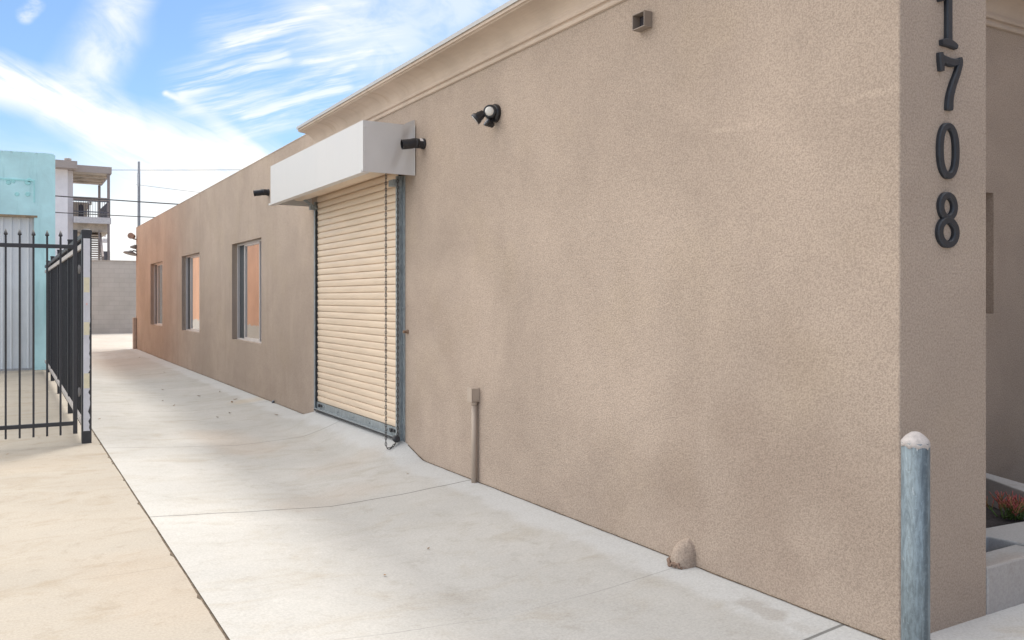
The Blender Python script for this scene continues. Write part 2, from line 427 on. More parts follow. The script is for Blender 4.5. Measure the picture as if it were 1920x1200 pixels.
def plant_mat():
    m, nt, b = mat_new('fire_stick_stems')
    at = nt.new('ShaderNodeAttribute'); at.attribute_name = 'along'
    n = nt.noise(nt.pos(), 22, 3)
    f = nt.m('ADD', at.outputs['Fac'], nt.m('MULTIPLY', nt.m('SUBTRACT', n, .5), .7))
    c1 = nt.mix(nt.smooth(f, .25, .6), (.10, .17, .045), (.30, .16, .07))
    c2 = nt.mix(nt.smooth(f, .6, .95), c1, (.40, .085, .085))
    nt.put(b.inputs['Base Color'], c2); b.inputs['Roughness'].default_value = .5; return m
M_plant = plant_mat()

# ------------------------------------------------------------------ ground
def lerp(x, pts):
    if x <= pts[0][0]: return pts[0][1]
    for (x0, y0), (x1, y1) in zip(pts, pts[1:]):
        if x <= x1:
            t = (x - x0) / (x1 - x0); t = t * t * (3 - 2 * t) * .35 + t * .65
            return y0 + (y1 - y0) * t
    return pts[-1][1]
SW = [(.85, 0), (1.20, -.024), (1.57, -.052), (2.14, -.086), (2.7, -.062), (3.05, -.035), (3.35, -.012), (3.6, 0)]
Y0D, Y1D = 7.78, 10.40            # door opening
def gz(x, y):                     # height of the driveway
    s_ = lerp(x, SW)
    fade = 1 - min(1, max(0, (y - 22) / 6)); s_ *= fade
    ramp_x = min(1, max(0, (x - 2.85) / .5)) ** 1.3
    if y < Y0D: ry = 1 - (Y0D - y) / .50
    elif y > Y1D: ry = 1 - (y - Y1D) / .62
    else: ry = 1
    ry = min(1, max(0, ry))
    return s_ + .128 * ramp_x * ry
def sheet(name, xs, ys, zf, mat):
    mb = MB(); V = [[mb.bm.verts.new((x, y, zf(x, y))) for x in xs] for y in ys]
    for j in range(len(ys) - 1):
        for i in range(len(xs) - 1):
            f = mb.bm.faces.new((V[j][i], V[j][i+1], V[j+1][i+1], V[j+1][i])); f.smooth = True
    return tag(mb.build(name, mat, recalc=False), kind='structure')
fr = lambda a, b, n: [a + (b - a) * i / n for i in range(n + 1)]
XJ = .8413
ys = fr(-8, 2.0, 20) + fr(2.1, 7.0, 49) + fr(7.05, 11.2, 83) + fr(11.4, 28.3, 40)
sheet('driveway', [XJ + .004] + fr(.9, 2.8, 20) + fr(2.83, 3.5, 24), ys, gz, M_drive)
sheet('sidewalk', fr(3.504, 16, 8), fr(-8, 2.9, 6), lambda x, y: -.0012, M_walk)
def lot_edge(y): return XJ - .008
mb = MB(); yy = fr(-8, 28.3, 700); a = []; b_ = []
rnd = random.Random(3); chip = 0
for y in yy:
    chip = .75 * chip + .25 * rnd.random() * .012
    k = .012 if rnd.random() < .05 else 0
    a.append(mb.bm.verts.new((-40, y, 0))); b_.append(mb.bm.verts.new((XJ - .003 - chip - k, y, 0)))
for i in range(len(yy) - 1): mb.bm.faces.new((a[i], b_[i], b_[i+1], a[i+1]))
tag(mb.build('parking_lot', M_lot), kind='structure')
mb = MB(); mb.poly([(XJ - .07, -8, -.006), (XJ + .02, -8, -.006), (XJ + .02, 28.3, -.006), (XJ - .07, 28.3, -.006)])
tag(mb.build('joint_filler', M_dirt_shade), kind='structure')
mb = MB(); mb.poly([(-40, 28.304, -.002), (60, 28.304, -.002), (60, 42.2, -.002), (-40, 42.2, -.002)])
tag(mb.build('courtyard', M_far), kind='structure')
mb = MB(); mb.poly([(-900, -900, -.16), (900, -900, -.16), (900, 900, -.16), (-900, 900, -.16)])
tag(mb.build('ground', plain('far_ground', (.30, .28, .25), .95)), kind='structure')
# dark strip painting the shaded crack where the wall meets the driveway
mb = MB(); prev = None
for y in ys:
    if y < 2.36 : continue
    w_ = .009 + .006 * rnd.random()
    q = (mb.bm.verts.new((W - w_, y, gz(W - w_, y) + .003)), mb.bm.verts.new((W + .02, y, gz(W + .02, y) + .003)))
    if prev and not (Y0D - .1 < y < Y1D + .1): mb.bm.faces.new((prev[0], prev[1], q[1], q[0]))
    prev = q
tag(mb.build('wall_base_shade', M_dirt_shade), kind='structure')
for (u0, u1) in ((214, 218), (226, 231), (238, 243)):
    p = atG(u0, 624); q = atG(u1, 617); mb = MB()
    mb.poly([(p.x, p.y, .003), (p.x + .12, p.y, .003), (q.x + .12, q.y, .003), (q.x, q.y, .003)])
    tag(mb.build('parking_line', M_paint), kind='structure')

# ------------------------------------------------------------------ long stucco building
YN, YF, ZT = 2.353, 27.95, 3.62          # near corner, far corner, parapet
WIN = [(13.22, 15.20), (18.10, 20.13), (22.90, 24.96)]
WZ0, WZ1 = .79, 2.44
bld = thing('stucco_building', 'long tan stucco building with a moulded cornice and roll up door beside the driveway', 'building', (W, 14, 0))
mb = MB()
def holed(mb, place, a0, a1, b0, b1, holes, depth, mi=0):
    A = sorted({a0, a1, *[h[0] for h in holes], *[h[1] for h in holes]}); B = sorted({b0, b1, *[h[2] for h in holes], *[h[3] for h in holes]})
    for i in range(len(A) - 1):
        for j in range(len(B) - 1):
            ca, cb = (A[i] + A[i+1]) / 2, (B[j] + B[j+1]) / 2
            if any(h[0] < ca < h[1] and h[2] < cb < h[3] for h in holes): continue
            mb.poly([place(A[i], B[j], 0), place(A[i+1], B[j], 0), place(A[i+1], B[j+1], 0), place(A[i], B[j+1], 0)], mi)
    e = .012                                    # small rounded arris round each opening
    for h in holes:
        c0 = [(h[0], h[2]), (h[1], h[2]), (h[1], h[3]), (h[0], h[3])]
        for k in range(4):
            p, q = c0[k], c0[(k+1) % 4]
            mb.poly([place(*p, 0), place(*q, 0), place(*q, depth), place(*p, depth)], mi)
rad = .009
holes = [(y0, y1, WZ0, WZ1) for y0, y1 in WIN]
holed(mb, lambda a, b, d: (W + d, a, b), YN + rad, YF, -.3, ZT, holes, .14)
arc = [(W + rad - rad * math.cos(t), YN + rad - rad * math.sin(t)) for t in [PI / 2 * i / 6 for i in range(7)]]
for (x0, y0), (x1, y1) in zip(arc, arc[1:]): mb.poly([(x0, y0, -.3), (x1, y1, -.3), (x1, y1, ZT), (x0, y0, ZT)])
XP, YFW = 4.003, 3.41
mb.poly([(W + rad, YN, -.3), (XP - rad, YN, -.3), (XP - rad, YN, ZT), (W + rad, YN, ZT)])
arc = [(XP - rad + rad * math.sin(t), YN + rad - rad * math.cos(t)) for t in [PI / 2 * i / 6 for i in range(7)]]
for (x0, y0), (x1, y1) in zip(arc, arc[1:]): mb.poly([(x0, y0, -.3), (x1, y1, -.3), (x1, y1, ZT), (x0, y0, ZT)])
mb.poly([(XP, YN + rad, -.3), (XP, YFW, -.3), (XP, YFW, ZT), (XP, YN + rad, ZT)])
s0 = atY(1863, 362, YFW); s1 = atY(1863, 588, YFW)
holed(mb, lambda a, b, d: (a, YFW + d, b), XP, 6.45, -.3, ZT, [(4.6, s0.x, s1.z, s0.z)], .16)
mb.poly([(4.55, YFW + .16, s1.z - .05), (s0.x + .05, YFW + .16, s1.z - .05), (s0.x + .05, YFW + .16, s0.z + .05), (4.55, YFW + .16, s0.z + .05)])
mb.poly([(W, YF, -.3), (18, YF, -.3), (18, YF, ZT), (W, YF, ZT)])
XW = 6.45                                   # made-up wing, unseen beyond the right edge, added to darken the pillar
mb.poly([(XW, -6, -.3), (XW, YFW, -.3), (XW, YFW, 4.6), (XW, -6, 4.6)]); mb.poly([(XW, -6, -.3), (18, -6, -.3), (18, -6, 4.6), (XW, -6, 4.6)])
mb.poly([(XW, -6, 4.6), (18, -6, 4.6), (18, YFW, 4.6), (XW, YFW, 4.6)]); mb.poly([(18, -6, -.3), (18, YFW, -.3), (18, YFW, 4.6), (18, -6, 4.6)])
mb.poly([(18, YFW, -.3), (18, YF, -.3), (18, YF, ZT), (18, YFW, ZT)])
o = mb.build('wall', M_stucco, bld, recalc=False)
# merge + consistent normals
bm = bmesh.new(); bm.from_mesh(o.data); bmesh.ops.remove_doubles(bm, verts=bm.verts, dist=1e-4); bmesh.ops.recalc_face_normals(bm, faces=bm.faces); bm.to_mesh(o.data); bm.free()
mb = MB(); mb.box(W + .16, 17.9, YFW + .1, YF - .1, ZT - .35, ZT - .28); mb.build('roof', M_roof, bld)
mb = MB(); mb.box(W + .004, XP - .004, YN + .004, YFW - .3, ZT, 4.5); mb.build('pillar_top', M_stucco2, bld, bevel=.02)
# far parapet edge and inner faces
YC = 10.56
mb = MB(); mb.box(W - .0, W + .16, YC, YF, ZT, ZT + .03); mb.build('parapet_cap', M_stucco2, bld, bevel=.012)
PR = [(0, 3.372), (.016, 3.376), (.022, 3.388), (.020, 3.400), (.010, 3.408), (.012, 3.416), (.030, 3.420), (.037, 3.434), (.034, 3.448), (.022, 3.455), (.020, 3.468)]
PR += [(.020 + .170 * (1 - math.cos(t)), 3.468 + .108 * math.sin(t)) for t in [PI / 2 * i / 10 for i in range(1, 11)]]
PR += [(.200, 3.578), (.204, 3.585), (.222, 3.588), (.222, 3.618), (-.0, 3.624)]
mb = MB()
mb.extrude_profile(PR, lambda a, b, t: (W - .002 - a, t, b), YFW - .25, YC, 1)
mb.extrude_profile(PR, lambda a, b, t: (t, YFW - .002 - a, b), XP + .002, 6.44, 1)
mb.build('cornice', M_cornice, bld)
mb = MB(); mb.box(W - .232, W + .14, YFW - .25, YC + .02, 3.628, 3.645); mb.box(W - .236, W - .230, YFW - .25, YC + .02, 3.612, 3.645)
mb.build('coping', M_coping, bld)

# windows
for (y0, y1) in WIN:
    X = W + .115; fw = .032; mb = MB()
    mb.box(X - .03, X + .03, y0, y1, WZ0, WZ0 + fw); mb.box(X - .03, X + .03, y0, y1, WZ1 - fw, WZ1)
    mb.box(X - .03, X + .03, y0, y0 + fw, WZ0 + fw, WZ1 - fw); mb.box(X - .03, X + .03, y1 - fw, y1, WZ0 + fw, WZ1 - fw)
    q = (y1 - y0) / 4
    wn = mb.build('window', M_wframe, bld, bevel=.004)
    mb = MB()
    for ym in (y0 + q, y1 - q): mb.box(X - .022, X + .02, ym - .016, ym + .016, WZ0 + fw, WZ1 - fw)
    a, b2 = y0 + q, y1 - q
    mb.box(X - .018, X + .016, a + .022, b2 - .022, WZ0 + fw, WZ0 + fw + .03); mb.box(X - .018, X + .016, a + .022, b2 - .022, WZ1 - fw - .03, WZ1 - fw)
    mb.build('sash', M_wframe, wn, bevel=.003)
    mb = MB(); mb.box(X + .002, X + .008, a + .023, b2 - .023, WZ0 + fw + .031, WZ1 - fw - .031); mb.build('pane', M_glass, wn)
    for k, (a, b2) in enumerate(((y0 + fw, y0 + q - .022), (y1 - q + .022, y1 - fw))):
        mb = MB(); mb.box(X + .012, X + .018, a + .001, b2 - .001, WZ0 + fw + .001, WZ1 - fw - .001); mb.build('screen', M_screen, wn)
    mb = MB(); mb.poly([(W + .30, y0 - .1, WZ0 - .1), (W + .30, y1 + .1, WZ0 - .1), (W + .30, y1 + .1, WZ1 + .1), (W + .30, y0 - .1, WZ1 + .1)])
    mb.build('blind', M_gap, wn)
    mb = MB(); mb.box(W + .002, W + .084, y0 + .002, y1 - .002, WZ0 + .001, WZ0 + .012); mb.build('sill', M_stucco2, wn, bevel=.004)

# roll up door: curtain of interlocking slats
SILL = gz(W, 9) + .01
pitch = .0745; XC = W - .022
prof = []; z = SILL + .10
while z < 2.80:
    prof += [(-.006, z), (-.006, z + .0045), (.011, z + .0060), (.0145, z + .020), (.0165, z + .040), (.0150, z + .056), (.0105, z + .0685), (.004, z + .0728), (-.005, z + .0740)]
    z += pitch
mb = MB(); mb.extrude_profile(prof, lambda a, b, t: (XC - a, t, b), Y0D + .03, Y1D - .03, 1, caps=False)
door = mb.build('roller_door', M_curtain, bld)
# slat end locks seen as dark teeth along the far guide
mb = MB(); z = SILL + .13; zs_ = []
mb2 = None
while z < 2.68:
    zs_.append(z); z += pitch
prof_t = [(Y1D - .024, zs_[0] - .03)]
for z in zs_: prof_t += [(Y1D - .036, z - .018), (Y1D - .062, z - .016), (Y1D - .062, z + .012), (Y1D - .036, z + .014)]
prof_t += [(Y1D - .024, zs_[-1] + .03)]
a_ = [mb.bm.verts.new((XC - .024, y, z)) for y, z in prof_t]; b_3 = [mb.bm.verts.new((XC - .004, y, z)) for y, z in prof_t]
mb.bm.faces.new(a_); mb.bm.faces.new(b_3[::-1])
for i in range(len(prof_t)): mb.bm.faces.new((a_[i], a_[(i+1) % len(prof_t)], b_3[(i+1) % len(prof_t)], b_3[i]))
mb.build('end_lock', M_dark, door)
for (yc, s_) in ((Y0D, -1), (Y1D, 1)):
    mb = MB()
    mb.box(W - .062, W - .001, yc - .006, yc + .004, SILL - .02, 2.70)          # web
    lip = yc + .012 if s_ < 0 else yc - .012
    mb.box(W - .068, W - .062, min(yc - .006, yc - .006 + .030 * (-s_)), max(yc + .004, yc - .006 + .034 * (-s_)), SILL - .02, 2.70)
    mb.box(W - .010, W - .001, min(yc, yc + s_ * .055), max(yc, yc + s_ * .055), SILL - .02, 2.70)
    for k in range(7):
        zz = SILL + .2 + k * .36
        mb.lathe((W - .010, yc + s_ * .033, zz), (-1, 0, 0), [(0, .010), (.006, .010), (.009, .006)], 8)
    mb.build('guide', M_galv, door)
mb = MB()
mb.box(XC - .020, XC - .012, Y0D + .012, Y1D - .012, SILL + .012, SILL + .100); mb.box(XC - .055, XC - .020, Y0D + .012, Y1D - .012, SILL + .012, SILL + .022)
for k in range(5): mb.lathe((XC - .020, Y0D + .3 + k * .5, SILL + .06), (-1, 0, 0), [(0, .012), (.007, .012), (.010, .007)], 8)
mb.build('bottom_bar', M_galv, door, bevel=.002)
for yy_ in (Y0D + .17, Y1D - .17):
    mb = MB(); mb.box(XC - .034, XC - .020, yy_ - .08, yy_ + .05, SILL + .052, SILL + .080); mb.lathe((XC - .034, yy_, SILL + .066), (-1, 0, 0), [(0, .022), (.01, .022), (.014, .014)], 12)
    mb.build('slide_bolt', M_dark, door)
mb = MB(); mb.box(XC - .05, W - .004, Y0D + .01, Y1D - .01, SILL - .004, SILL + .010); mb.build('threshold_seal', M_dark, door)
# hood over the roll
HX0, HY0, HY1, HZ0, HZ1 = 2.825, 7.49, 10.70, 2.672, 3.146
mb = MB(); t = .004
mb.box(HX0, HX0 + t, HY0, HY1, HZ0, HZ1)
mb.box(HX0 + t, W - .002, HY1 - t, HY1, HZ0, HZ1 - t)
mb.box(HX0 + t, W - .002, HY0, HY1, HZ1 - t, HZ1)
mb.box(HX0 - .012, HX0 + .06, HY0 - .004, HY1 + .035, HZ0 - .010, HZ0 - .004)
mb.box(HX0 - .016, HX0 - .0125, HY0 - .004, HY1 + .035, HZ0 - .010, HZ0 + .012)
hood = mb.build('door_hood', M_hood, bld)
mb = MB(); nx, nz = 30, 22; V = []
for j in range(nz + 1):
    row = []
    for i in range(nx + 1):
        a = i / nx; b_ = j / nz; x = HX0 + t + (W - .002 - HX0 - t) * a; z = HZ0 + (HZ1 - t - HZ0) * b_
        edge = min(1, 6 * a, 6 * b_, 6 * (1 - b_))
        d1 = abs((a - .78) - (b_ - .55) * .35); d2 = math.hypot((a - .9) * 1.3, b_ - .82)
        dent = .010 * max(0, 1 - d1 / .13) + .012 * max(0, 1 - d2 / .22) + .003 * math.sin(7 * a + 2) * math.sin(5 * b_)
        row.append(mb.bm.verts.new((x, HY0 + dent * edge, z)))
    V.append(row)
for j in range(nz):
    for i in range(nx): mb.bm.faces.new((V[j][i], V[j][i+1], V[j+1][i+1], V[j+1][i])).smooth = True
mb.build('side_panel', M_hood, hood)
mb = MB(); mb.poly([(W - .12, HY0 + .003, HZ1 + .001), (W - .003, HY0 + .003, HZ1 + .001), (W - .003, HY0 + .003, HZ1 + .055), (W - .02, HY0 + .003, HZ1 + .055)]); mb.build('flashing', M_hood, hood)
mb = MB(); mb.poly([(W - .012, HY0 - .003, HZ0), (W - .012, HY0 - .02, HZ0), (W - .012, HY0 - .02, HZ1), (W - .012, HY0 - .003, HZ1)]); mb.build('flange', M_hood, hood)
for zz in (HZ0 + .05, HZ0 + .20, HZ1 - .06):
    mb = MB(); mb.lathe((HX0 + .02, HY0, zz), (0, -1, 0), [(0, .006), (.004, .006), (.006, .003)], 8); mb.build('rivet', M_hood, hood)
mb = MB(); mb.lathe((W - .21, HY0 + .15, 2.90), (0, 1, 0), [(0, .185), (2.9, .185)], 40); mb.build('rolled_curtain', M_curtain, hood)
for (y, s_) in ((Y1D, 1), (Y0D, -1)):
    mb = MB()
    for k in (0, .035, .07) if s_ > 0 else ():
        mb.bar((W - .05, y - s_ * (k - .02), 2.62), (W - .28, y - s_ * (k - .02), 2.78), .012, .012)
    mb.box(W - .12, W - .03, y - .04, y + .08 if s_ < 0 else y + .03, 2.60, 2.66)
    mb.build('bracket', M_galv, hood)
# foot of the near guide
mb = MB(); mb.lathe((W - .09, Y0D - .005, SILL + .01), (0, -1, 0), [(0, .03), (.025, .034), (.05, .034), (.058, .02)], 16); mb.build('chain_keeper', M_dark, door)
p = atX(765, 622, W); mb = MB(); mb.lathe((W, p.y, p.z), (-1, 0, 0), [(0, .022), (.008, .022), (.014, .014), (.03, .012), (.036, .016), (.05, .015), (.055, .006)], 14); mb.build('wall_knob', plain('brown_knob', (.22, .14, .09), .6), bld)

# hoist chain
pts = []
cy = 7.745
for k in range(60): pts.append(Vector((3.155, cy, 2.78 - k / 59 * (2.78 - .10))))
g = .04
pts += [Vector((3.155, cy - .004, .075)), Vector((3.165, cy - .02, .055)), Vector((3.185, cy - .03, .055)), Vector((3.215, cy - .02, .068)), Vector((3.245, cy - .012, .09)), Vector((3.268, cy - .01, .14))]
for k in range(60): pts.append(Vector((3.272, cy - .01, .18 + k / 59 * 2.5)))
# links along the path
mb = MB(); L = 0; acc = [0]
for a, b2 in zip(pts, pts[1:]): acc.append(acc[-1] + (b2 - a).length)
def along(s_):
    for i in range(len(acc) - 1):
        if s_ <= acc[i+1]:
            t = (s_ - acc[i]) / max(1e-6, acc[i+1] - acc[i]); return pts[i].lerp(pts[i+1], t)
    return pts[-1]
lp = .030; n = int(acc[-1] / lp)
for i in range(n):
    c = along((i + .5) * lp); d = (along((i + .9) * lp) - along((i + .1) * lp)).normalized()
    s1 = d.cross(Vector((.3, 1, .2))).normalized(); s2 = d.cross(s1)
    s_ = s1 if i % 2 else s2
    ring = []
    for k in range(8):
        t = 2 * PI * k / 8; ring.append(c + d * math.cos(t) * .0185 + s_ * math.sin(t) * .0082)
    mb.tube(ring, .0042, 5, closed=True)
tag(mb.build('pull_chain', galv('chain_steel', (.095, .09, .09))), 'thin steel hoist chain looped down the front of the roll up door', 'chain')

# ------------------------------------------------------------------ things on the wall
# black drain spouts
def spout(pw, label, sticker):
    t = thing('drain_spout', label, 'drain pipe', pw, 'black drain spouts on the long wall')
    x0, y0, z0 = pw
    c = [(x0 + .0, y0, z0), (x0 - .075, y0, z0), (x0 - .105, y0 + .002, z0 - .002), (x0 - .13, y0 + .006, z0 - .010), (x0 - .215, y0 + .018, z0 - .022)]
    mb = MB(); r = .046
    mb.tube(c, [.046, .046, .0465, .046, .046], 28, caps=False)
    mb.tube([c[-1], c[-2], c[-3]], [.041, .041, .041], 28, caps=False)
    # rim and dark back
    A = Vector(c[-1]); d = (A - Vector(c[-2])).normalized(); ref = d.orthogonal().normalized(); b = d.cross(ref)
    for k in range(28):
        q = [A + (ref * math.cos(2*PI*(k+e)/28) + b * math.sin(2*PI*(k+e)/28)) * rr for e, rr in ((0, .046), (1, .046), (1, .041), (0, .041))]
        mb.poly(q)
    mb.lathe(Vector(c[2]), d, [(0, .042), (.004, .042)], 28)
    mb.build('pipe', M_blk, t, recalc=False)
    mb = MB(); mb.lathe((x0 - .0, y0, z0), (-1, 0, 0), [(.0, .051), (.018, .051), (.020, .048)], 28); mb.lathe((x0 - .07, y0, z0), (-1, 0, 0), [(.0, .0475), (.022, .0475)], 28); mb.build('collar', M_blk, t)
    if sticker:
        mb = MB()
        for k in range(4):
            a0 = R(200 + k * 12); a1 = R(200 + (k + 1) * 12); rr = .0484
            mb.poly([(x0 - .025, y0 + rr * math.cos(a0), z0 + .0 - rr * math.sin(a0)), (x0 - .058, y0 + rr * math.cos(a0), z0 - rr * math.sin(a0)), (x0 - .058, y0 + rr * math.cos(a1), z0 - rr * math.sin(a1)), (x0 - .025, y0 + rr * math.cos(a1), z0 - rr * math.sin(a1))])
        mb.build('sticker', M_white, t)
p = atX(795, 270, W); spout((W, p.y, p.z), 'black drain spout with a white sticker beside the near end of the door hood', True)
p = atX(504, 361, W); spout((W, p.y, p.z), 'plain black drain spout beyond the far end of the door hood', False)

# security floodlight
p = atX(931, 213, W)
fl = thing('security_light', 'black motion sensor floodlight with two adjustable heads on the upper wall', 'wall light', p)
mb = MB(); mb.lathe(p, (-1, 0, 0), [(0, .072), (.022, .074), (.036, .068), (.044, .05)], 28); mb.build('base_plate', M_blk, fl)
c = p + Vector((-.062, -.012, .004)); d = Vector((-.62, -.74, -.08)).normalized()
mb = MB(); mb.lathe(c - d * .05, d, [(0, .03), (.012, .05), (.05, .058), (.085, .052), (.094, .046)], 28); mb.build('sensor', M_blk, fl)
mb = MB(); mb.lathe(c + d * .0445, d, [(0, .036), (.004, .035), (.009, .026), (.012, .01)], 24); mb.build('sensor_lens', M_lens, fl)
mb = MB(); mb.tube([c - d * .05, p + Vector((-.02, 0, 0))], .03, 12); mb.build('neck', M_blk, fl)
def head(c, d, s_=1.0):
    d = Vector(d).normalized(); mb = MB()
    mb.lathe(c, d, [(0, .012 * s_), (.004, .024 * s_), (.03 * s_, .030 * s_), (.034 * s_, .034 * s_), (.055 * s_, .035 * s_), (.058 * s_, .041 * s_), (.085 * s_, .043 * s_)], 22)
    h = mb.build('lamp_head', M_blk, fl)
    mb = MB(); mb.lathe(Vector(c) + d * (.0852 * s_), d, [(0, .037 * s_), (.002, .034 * s_), (.004, .012 * s_)], 22); mb.build('reflector', M_chrome, h)
    return h
c1 = p + Vector((-.115, -.005, -.004)); head(c1, (-.72, .40, -.68), 1.1)
c2 = p + Vector((-.035, -.015, -.105)); head(c2, (-.85, .12, .45), .85)
mb = MB(); mb.tube([p + Vector((-.04, -.01, .0)), c1 + Vector((.03, 0, .03)), c1 + Vector((.002, 0, .002))], .011, 10)
mb.tube([p + Vector((-.04, -.01, -.03)), p + Vector((-.05, -.012, -.07)), c2], .011, 10); mb.build('arm', M_blk, fl)

# small square scupper near the top of the wall
A = atX(1223, 21.8, W); B = atX(1219.8, 52.5, W); zt, zb = A.z, B.z; ya = A.y; yb = ya + .115; xo = W - .062
t = thing('wall_scupper', 'small open square metal scupper box high on the stucco wall', 'scupper', (W, ya, zb))
mb = MB(); k = .005
mb.box(xo, W + .0, ya, ya + k, zb, zt); mb.box(xo, W, yb - k, yb, zb, zt); mb.box(xo, W, ya + k, yb - k, zt - k, zt); mb.box(xo, W, ya + k, yb - k, zb, zb + k)
mb.build('sleeve', M_brownmetal, t)
mb = MB(); mb.box(W - .006, W - .001, ya + k, yb - k, zb + k, zt - k); mb.build('back', M_void, t)

# electrical conduit with a small box
A = atX(891, 739, W)
t = thing('conduit_pipe', 'tan painted electrical conduit with a small box rising from the driveway', 'conduit', (W, A.y, 0))
yb0 = atX(896, 740, W).y; g0 = gz(W, yb0)
zb0, zb1 = atX(896, 752, W).z, atX(896, 727, W).z
mb = MB(); mb.tube([(W - .034, yb0, g0 - .02), (W - .034, yb0, zb0 + .01)], .0235, 16); mb.tube([(W - .034, yb0, zb0 - .03), (W - .034, yb0, zb0 + .002)], .027, 16); mb.build('pipe', M_tanpaint, t)
mb = MB(); mb.box(W - .072, W - .0015, yb0 - .036, yb0 + .040, zb0, zb1); bx = mb.build('junction_box', M_tanpaint, t, bevel=.003)
mb = MB(); mb.box(W - .079, W - .0725, yb0 - .039, yb0 + .043, zb0 - .003, zb1 + .003); mb.build('cover', M_tanpaint, bx, bevel=.002)

# stucco mound at the foot of the wall
c = atX(1288, 1062, W); y0 = c.y; g0 = gz(W - .03, y0)
mb = MB(); NU, NV = 26, 14; rows = []
rn = random.Random(5)
for j in range(NV + 1):
    row = []
    tz = j / NV
    for i in range(NU + 1):
        ph = PI * i / NU
        rr = (1 - tz ** 2.3) ** .55 if tz < 1 else 0.0
        wob = 1 + .05 * math.sin(3.1 * ph + 5 * tz) + .03 * rn.uniform(-1, 1)
        row.append(mb.bm.verts.new((W + .004 - .115 * rr * max(0, math.sin(ph)) ** .8 * wob, y0 + .078 * rr * math.cos(ph) * wob - .01 * tz, g0 - .01 + .160 * tz)))
    rows.append(row)
for A, B in zip(rows, rows[1:]):
    for i in range(NU): mb.bm.faces.new((A[i], A[i+1], B[i+1], B[i])).smooth = True
mnd = thing('stucco_mound', 'rounded stucco bump with a chipped foot at the base of the wall', 'mound', (W, y0, 0))
mb.build('shell', M_stucco2, mnd)
mb = MB()
for k in range(60):
    ph = rn.uniform(.15, 2.5); rr = .108 + rn.uniform(-.004, .010); s_ = rn.uniform(.006, .013)
    cc = Vector((W - rr * max(0, math.sin(ph)) ** .8, y0 + .088 * math.cos(ph), g0 + rn.uniform(0, .028)))
    m2 = Matrix.Translation(cc) @ Matrix.Rotation(rn.uniform(0, 3), 4, Vector((rn.random(), rn.random(), 1)))
    bmesh.ops.create_icosphere(mb.bm, subdivisions=1, radius=s_, matrix=m2 @ Matrix.Diagonal((1, .8, .7, 1)))
mb.build('broken_edge', plain('chipped_mortar', (.25, .17, .13), .95, var=.4, scale=60, bump=.8), mnd)

# fixtures at the far corner
def L3(u, v, Y): return atY(u, v, Y)
YQ = 27.9
t = thing('security_camera', 'small tan security camera on an arm at the far corner of the building', 'camera', L3(258, 449, YQ))
a = L3(259, 450, YQ); b2 = L3(250, 447.5, YQ); c = L3(248, 443, YQ - .1)
mb = MB(); mb.tube([a, b2, c], .022, 10); mb.build('arm', plain('camera_arm', (.42, .38, .36), .6), t)
mb = MB(); d = (L3(243, 441, YQ - .3) - c).normalized(); mb.lathe(c - d * .08, d, [(0, .04), (.02, .075), (.16, .08), (.18, .09), (.22, .09)], 16); mb.build('housing', plain('camera_housing', (.30, .22, .18), .6), t)
def barn(u, v, s_, label):
    t = thing('barn_light', label, 'wall light', L3(258, v, YQ), 'hooded lamps at the far corner of the building')
    c = L3(u, v, YQ - .05)
    mb = MB(); mb.tube([L3(259, v - 1, YQ), c + Vector((.06, 0, .05)), c], .02, 10); mb.build('arm', M_dark, t)
    mb = MB(); mb.lathe(c + Vector((0, 0, .05)), (-.25, -.1, -1), [(0, .03 * s_), (.03, .07 * s_), (.07, .17 * s_), (.09, .19 * s_), (.11, .19 * s_)], 20); mb.build('shade', plain('lamp_shade_metal', (.16, .155, .16), .5), t)
barn(246, 473, 1.05, 'lower and larger hooded lamp at the far corner of the building')
barn(253, 462, .62, 'smaller hooded lamp tucked above its neighbour at the far corner')
mb = MB(); a = L3(255, 595, YQ); mb.box(W - .10, W - .004, YQ - .12, YQ + .04, -.01, a.z)
tag(mb.build('corner_guard', plain('tan_post', (.44, .37, .32), .9), bevel=.02), 'short tan guard post at the foot of the far building corner', 'post')

# house numerals on the pillar
def stroke(mb, pts, y0, depth, closed=False):
    P = [Vector((x, z)) for x, z, w in pts]; Wd = [w for x, z, w in pts]; N = len(P); rows = []
    for i in range(N):
        d = (P[(i+1) % N] - P[i-1]) if closed else (P[min(i+1, N-1)] - P[max(i-1, 0)])
        d.normalize(); nrm = Vector((-d.y, d.x)); h = Wd[i] / 2
        row = []
        for off, dep in ((-h, 0), (-h, depth * .72), (-h * .72, depth), (h * .72, depth), (h, depth * .72), (h, 0)):
            q = P[i] + nrm * off; row.append(mb.bm.verts.new((q.x, y0 - dep, q.y)))
        rows.append(row)
    for i in range(N if closed else N - 1):
        A, B = rows[i], rows[(i+1) % N]
        for k in range(5): mb.bm.faces.new((A[k], A[k+1], B[k+1], B[k]))
    if not closed:
        mb.bm.faces.new(rows[0]); mb.bm.faces.new(rows[-1][::-1])
def bez(ps, n=10):
    out = []
    for i in range(len(ps) - 1):
        p0 = ps[max(i-1, 0)]; p1 = ps[i]; p2 = ps[i+1]; p3 = ps[min(i+2, len(ps)-1)]
        for k in range(n):
            t = k / n
            out.append(tuple(.5 * ((2*b) + (-a+c)*t + (2*a-5*b+4*c-d)*t*t + (-a+3*b-3*c+d)*t**3) for a, b, c, d in zip(p0, p1, p2, p3)))
    out.append(ps[-1]); return out
def ell(cx, cz, rx, rz, w, e=2.0, n=48, wv=0.0):
    out = []
    for k in range(n):
        t = 2 * PI * k / n; c_, s_ = math.cos(t), math.sin(t)
        out.append((cx + rx * math.copysign(abs(c_) ** (2/e), c_), cz + rz * math.copysign(abs(s_) ** (2/e), s_), w + wv * abs(c_)))
    return out
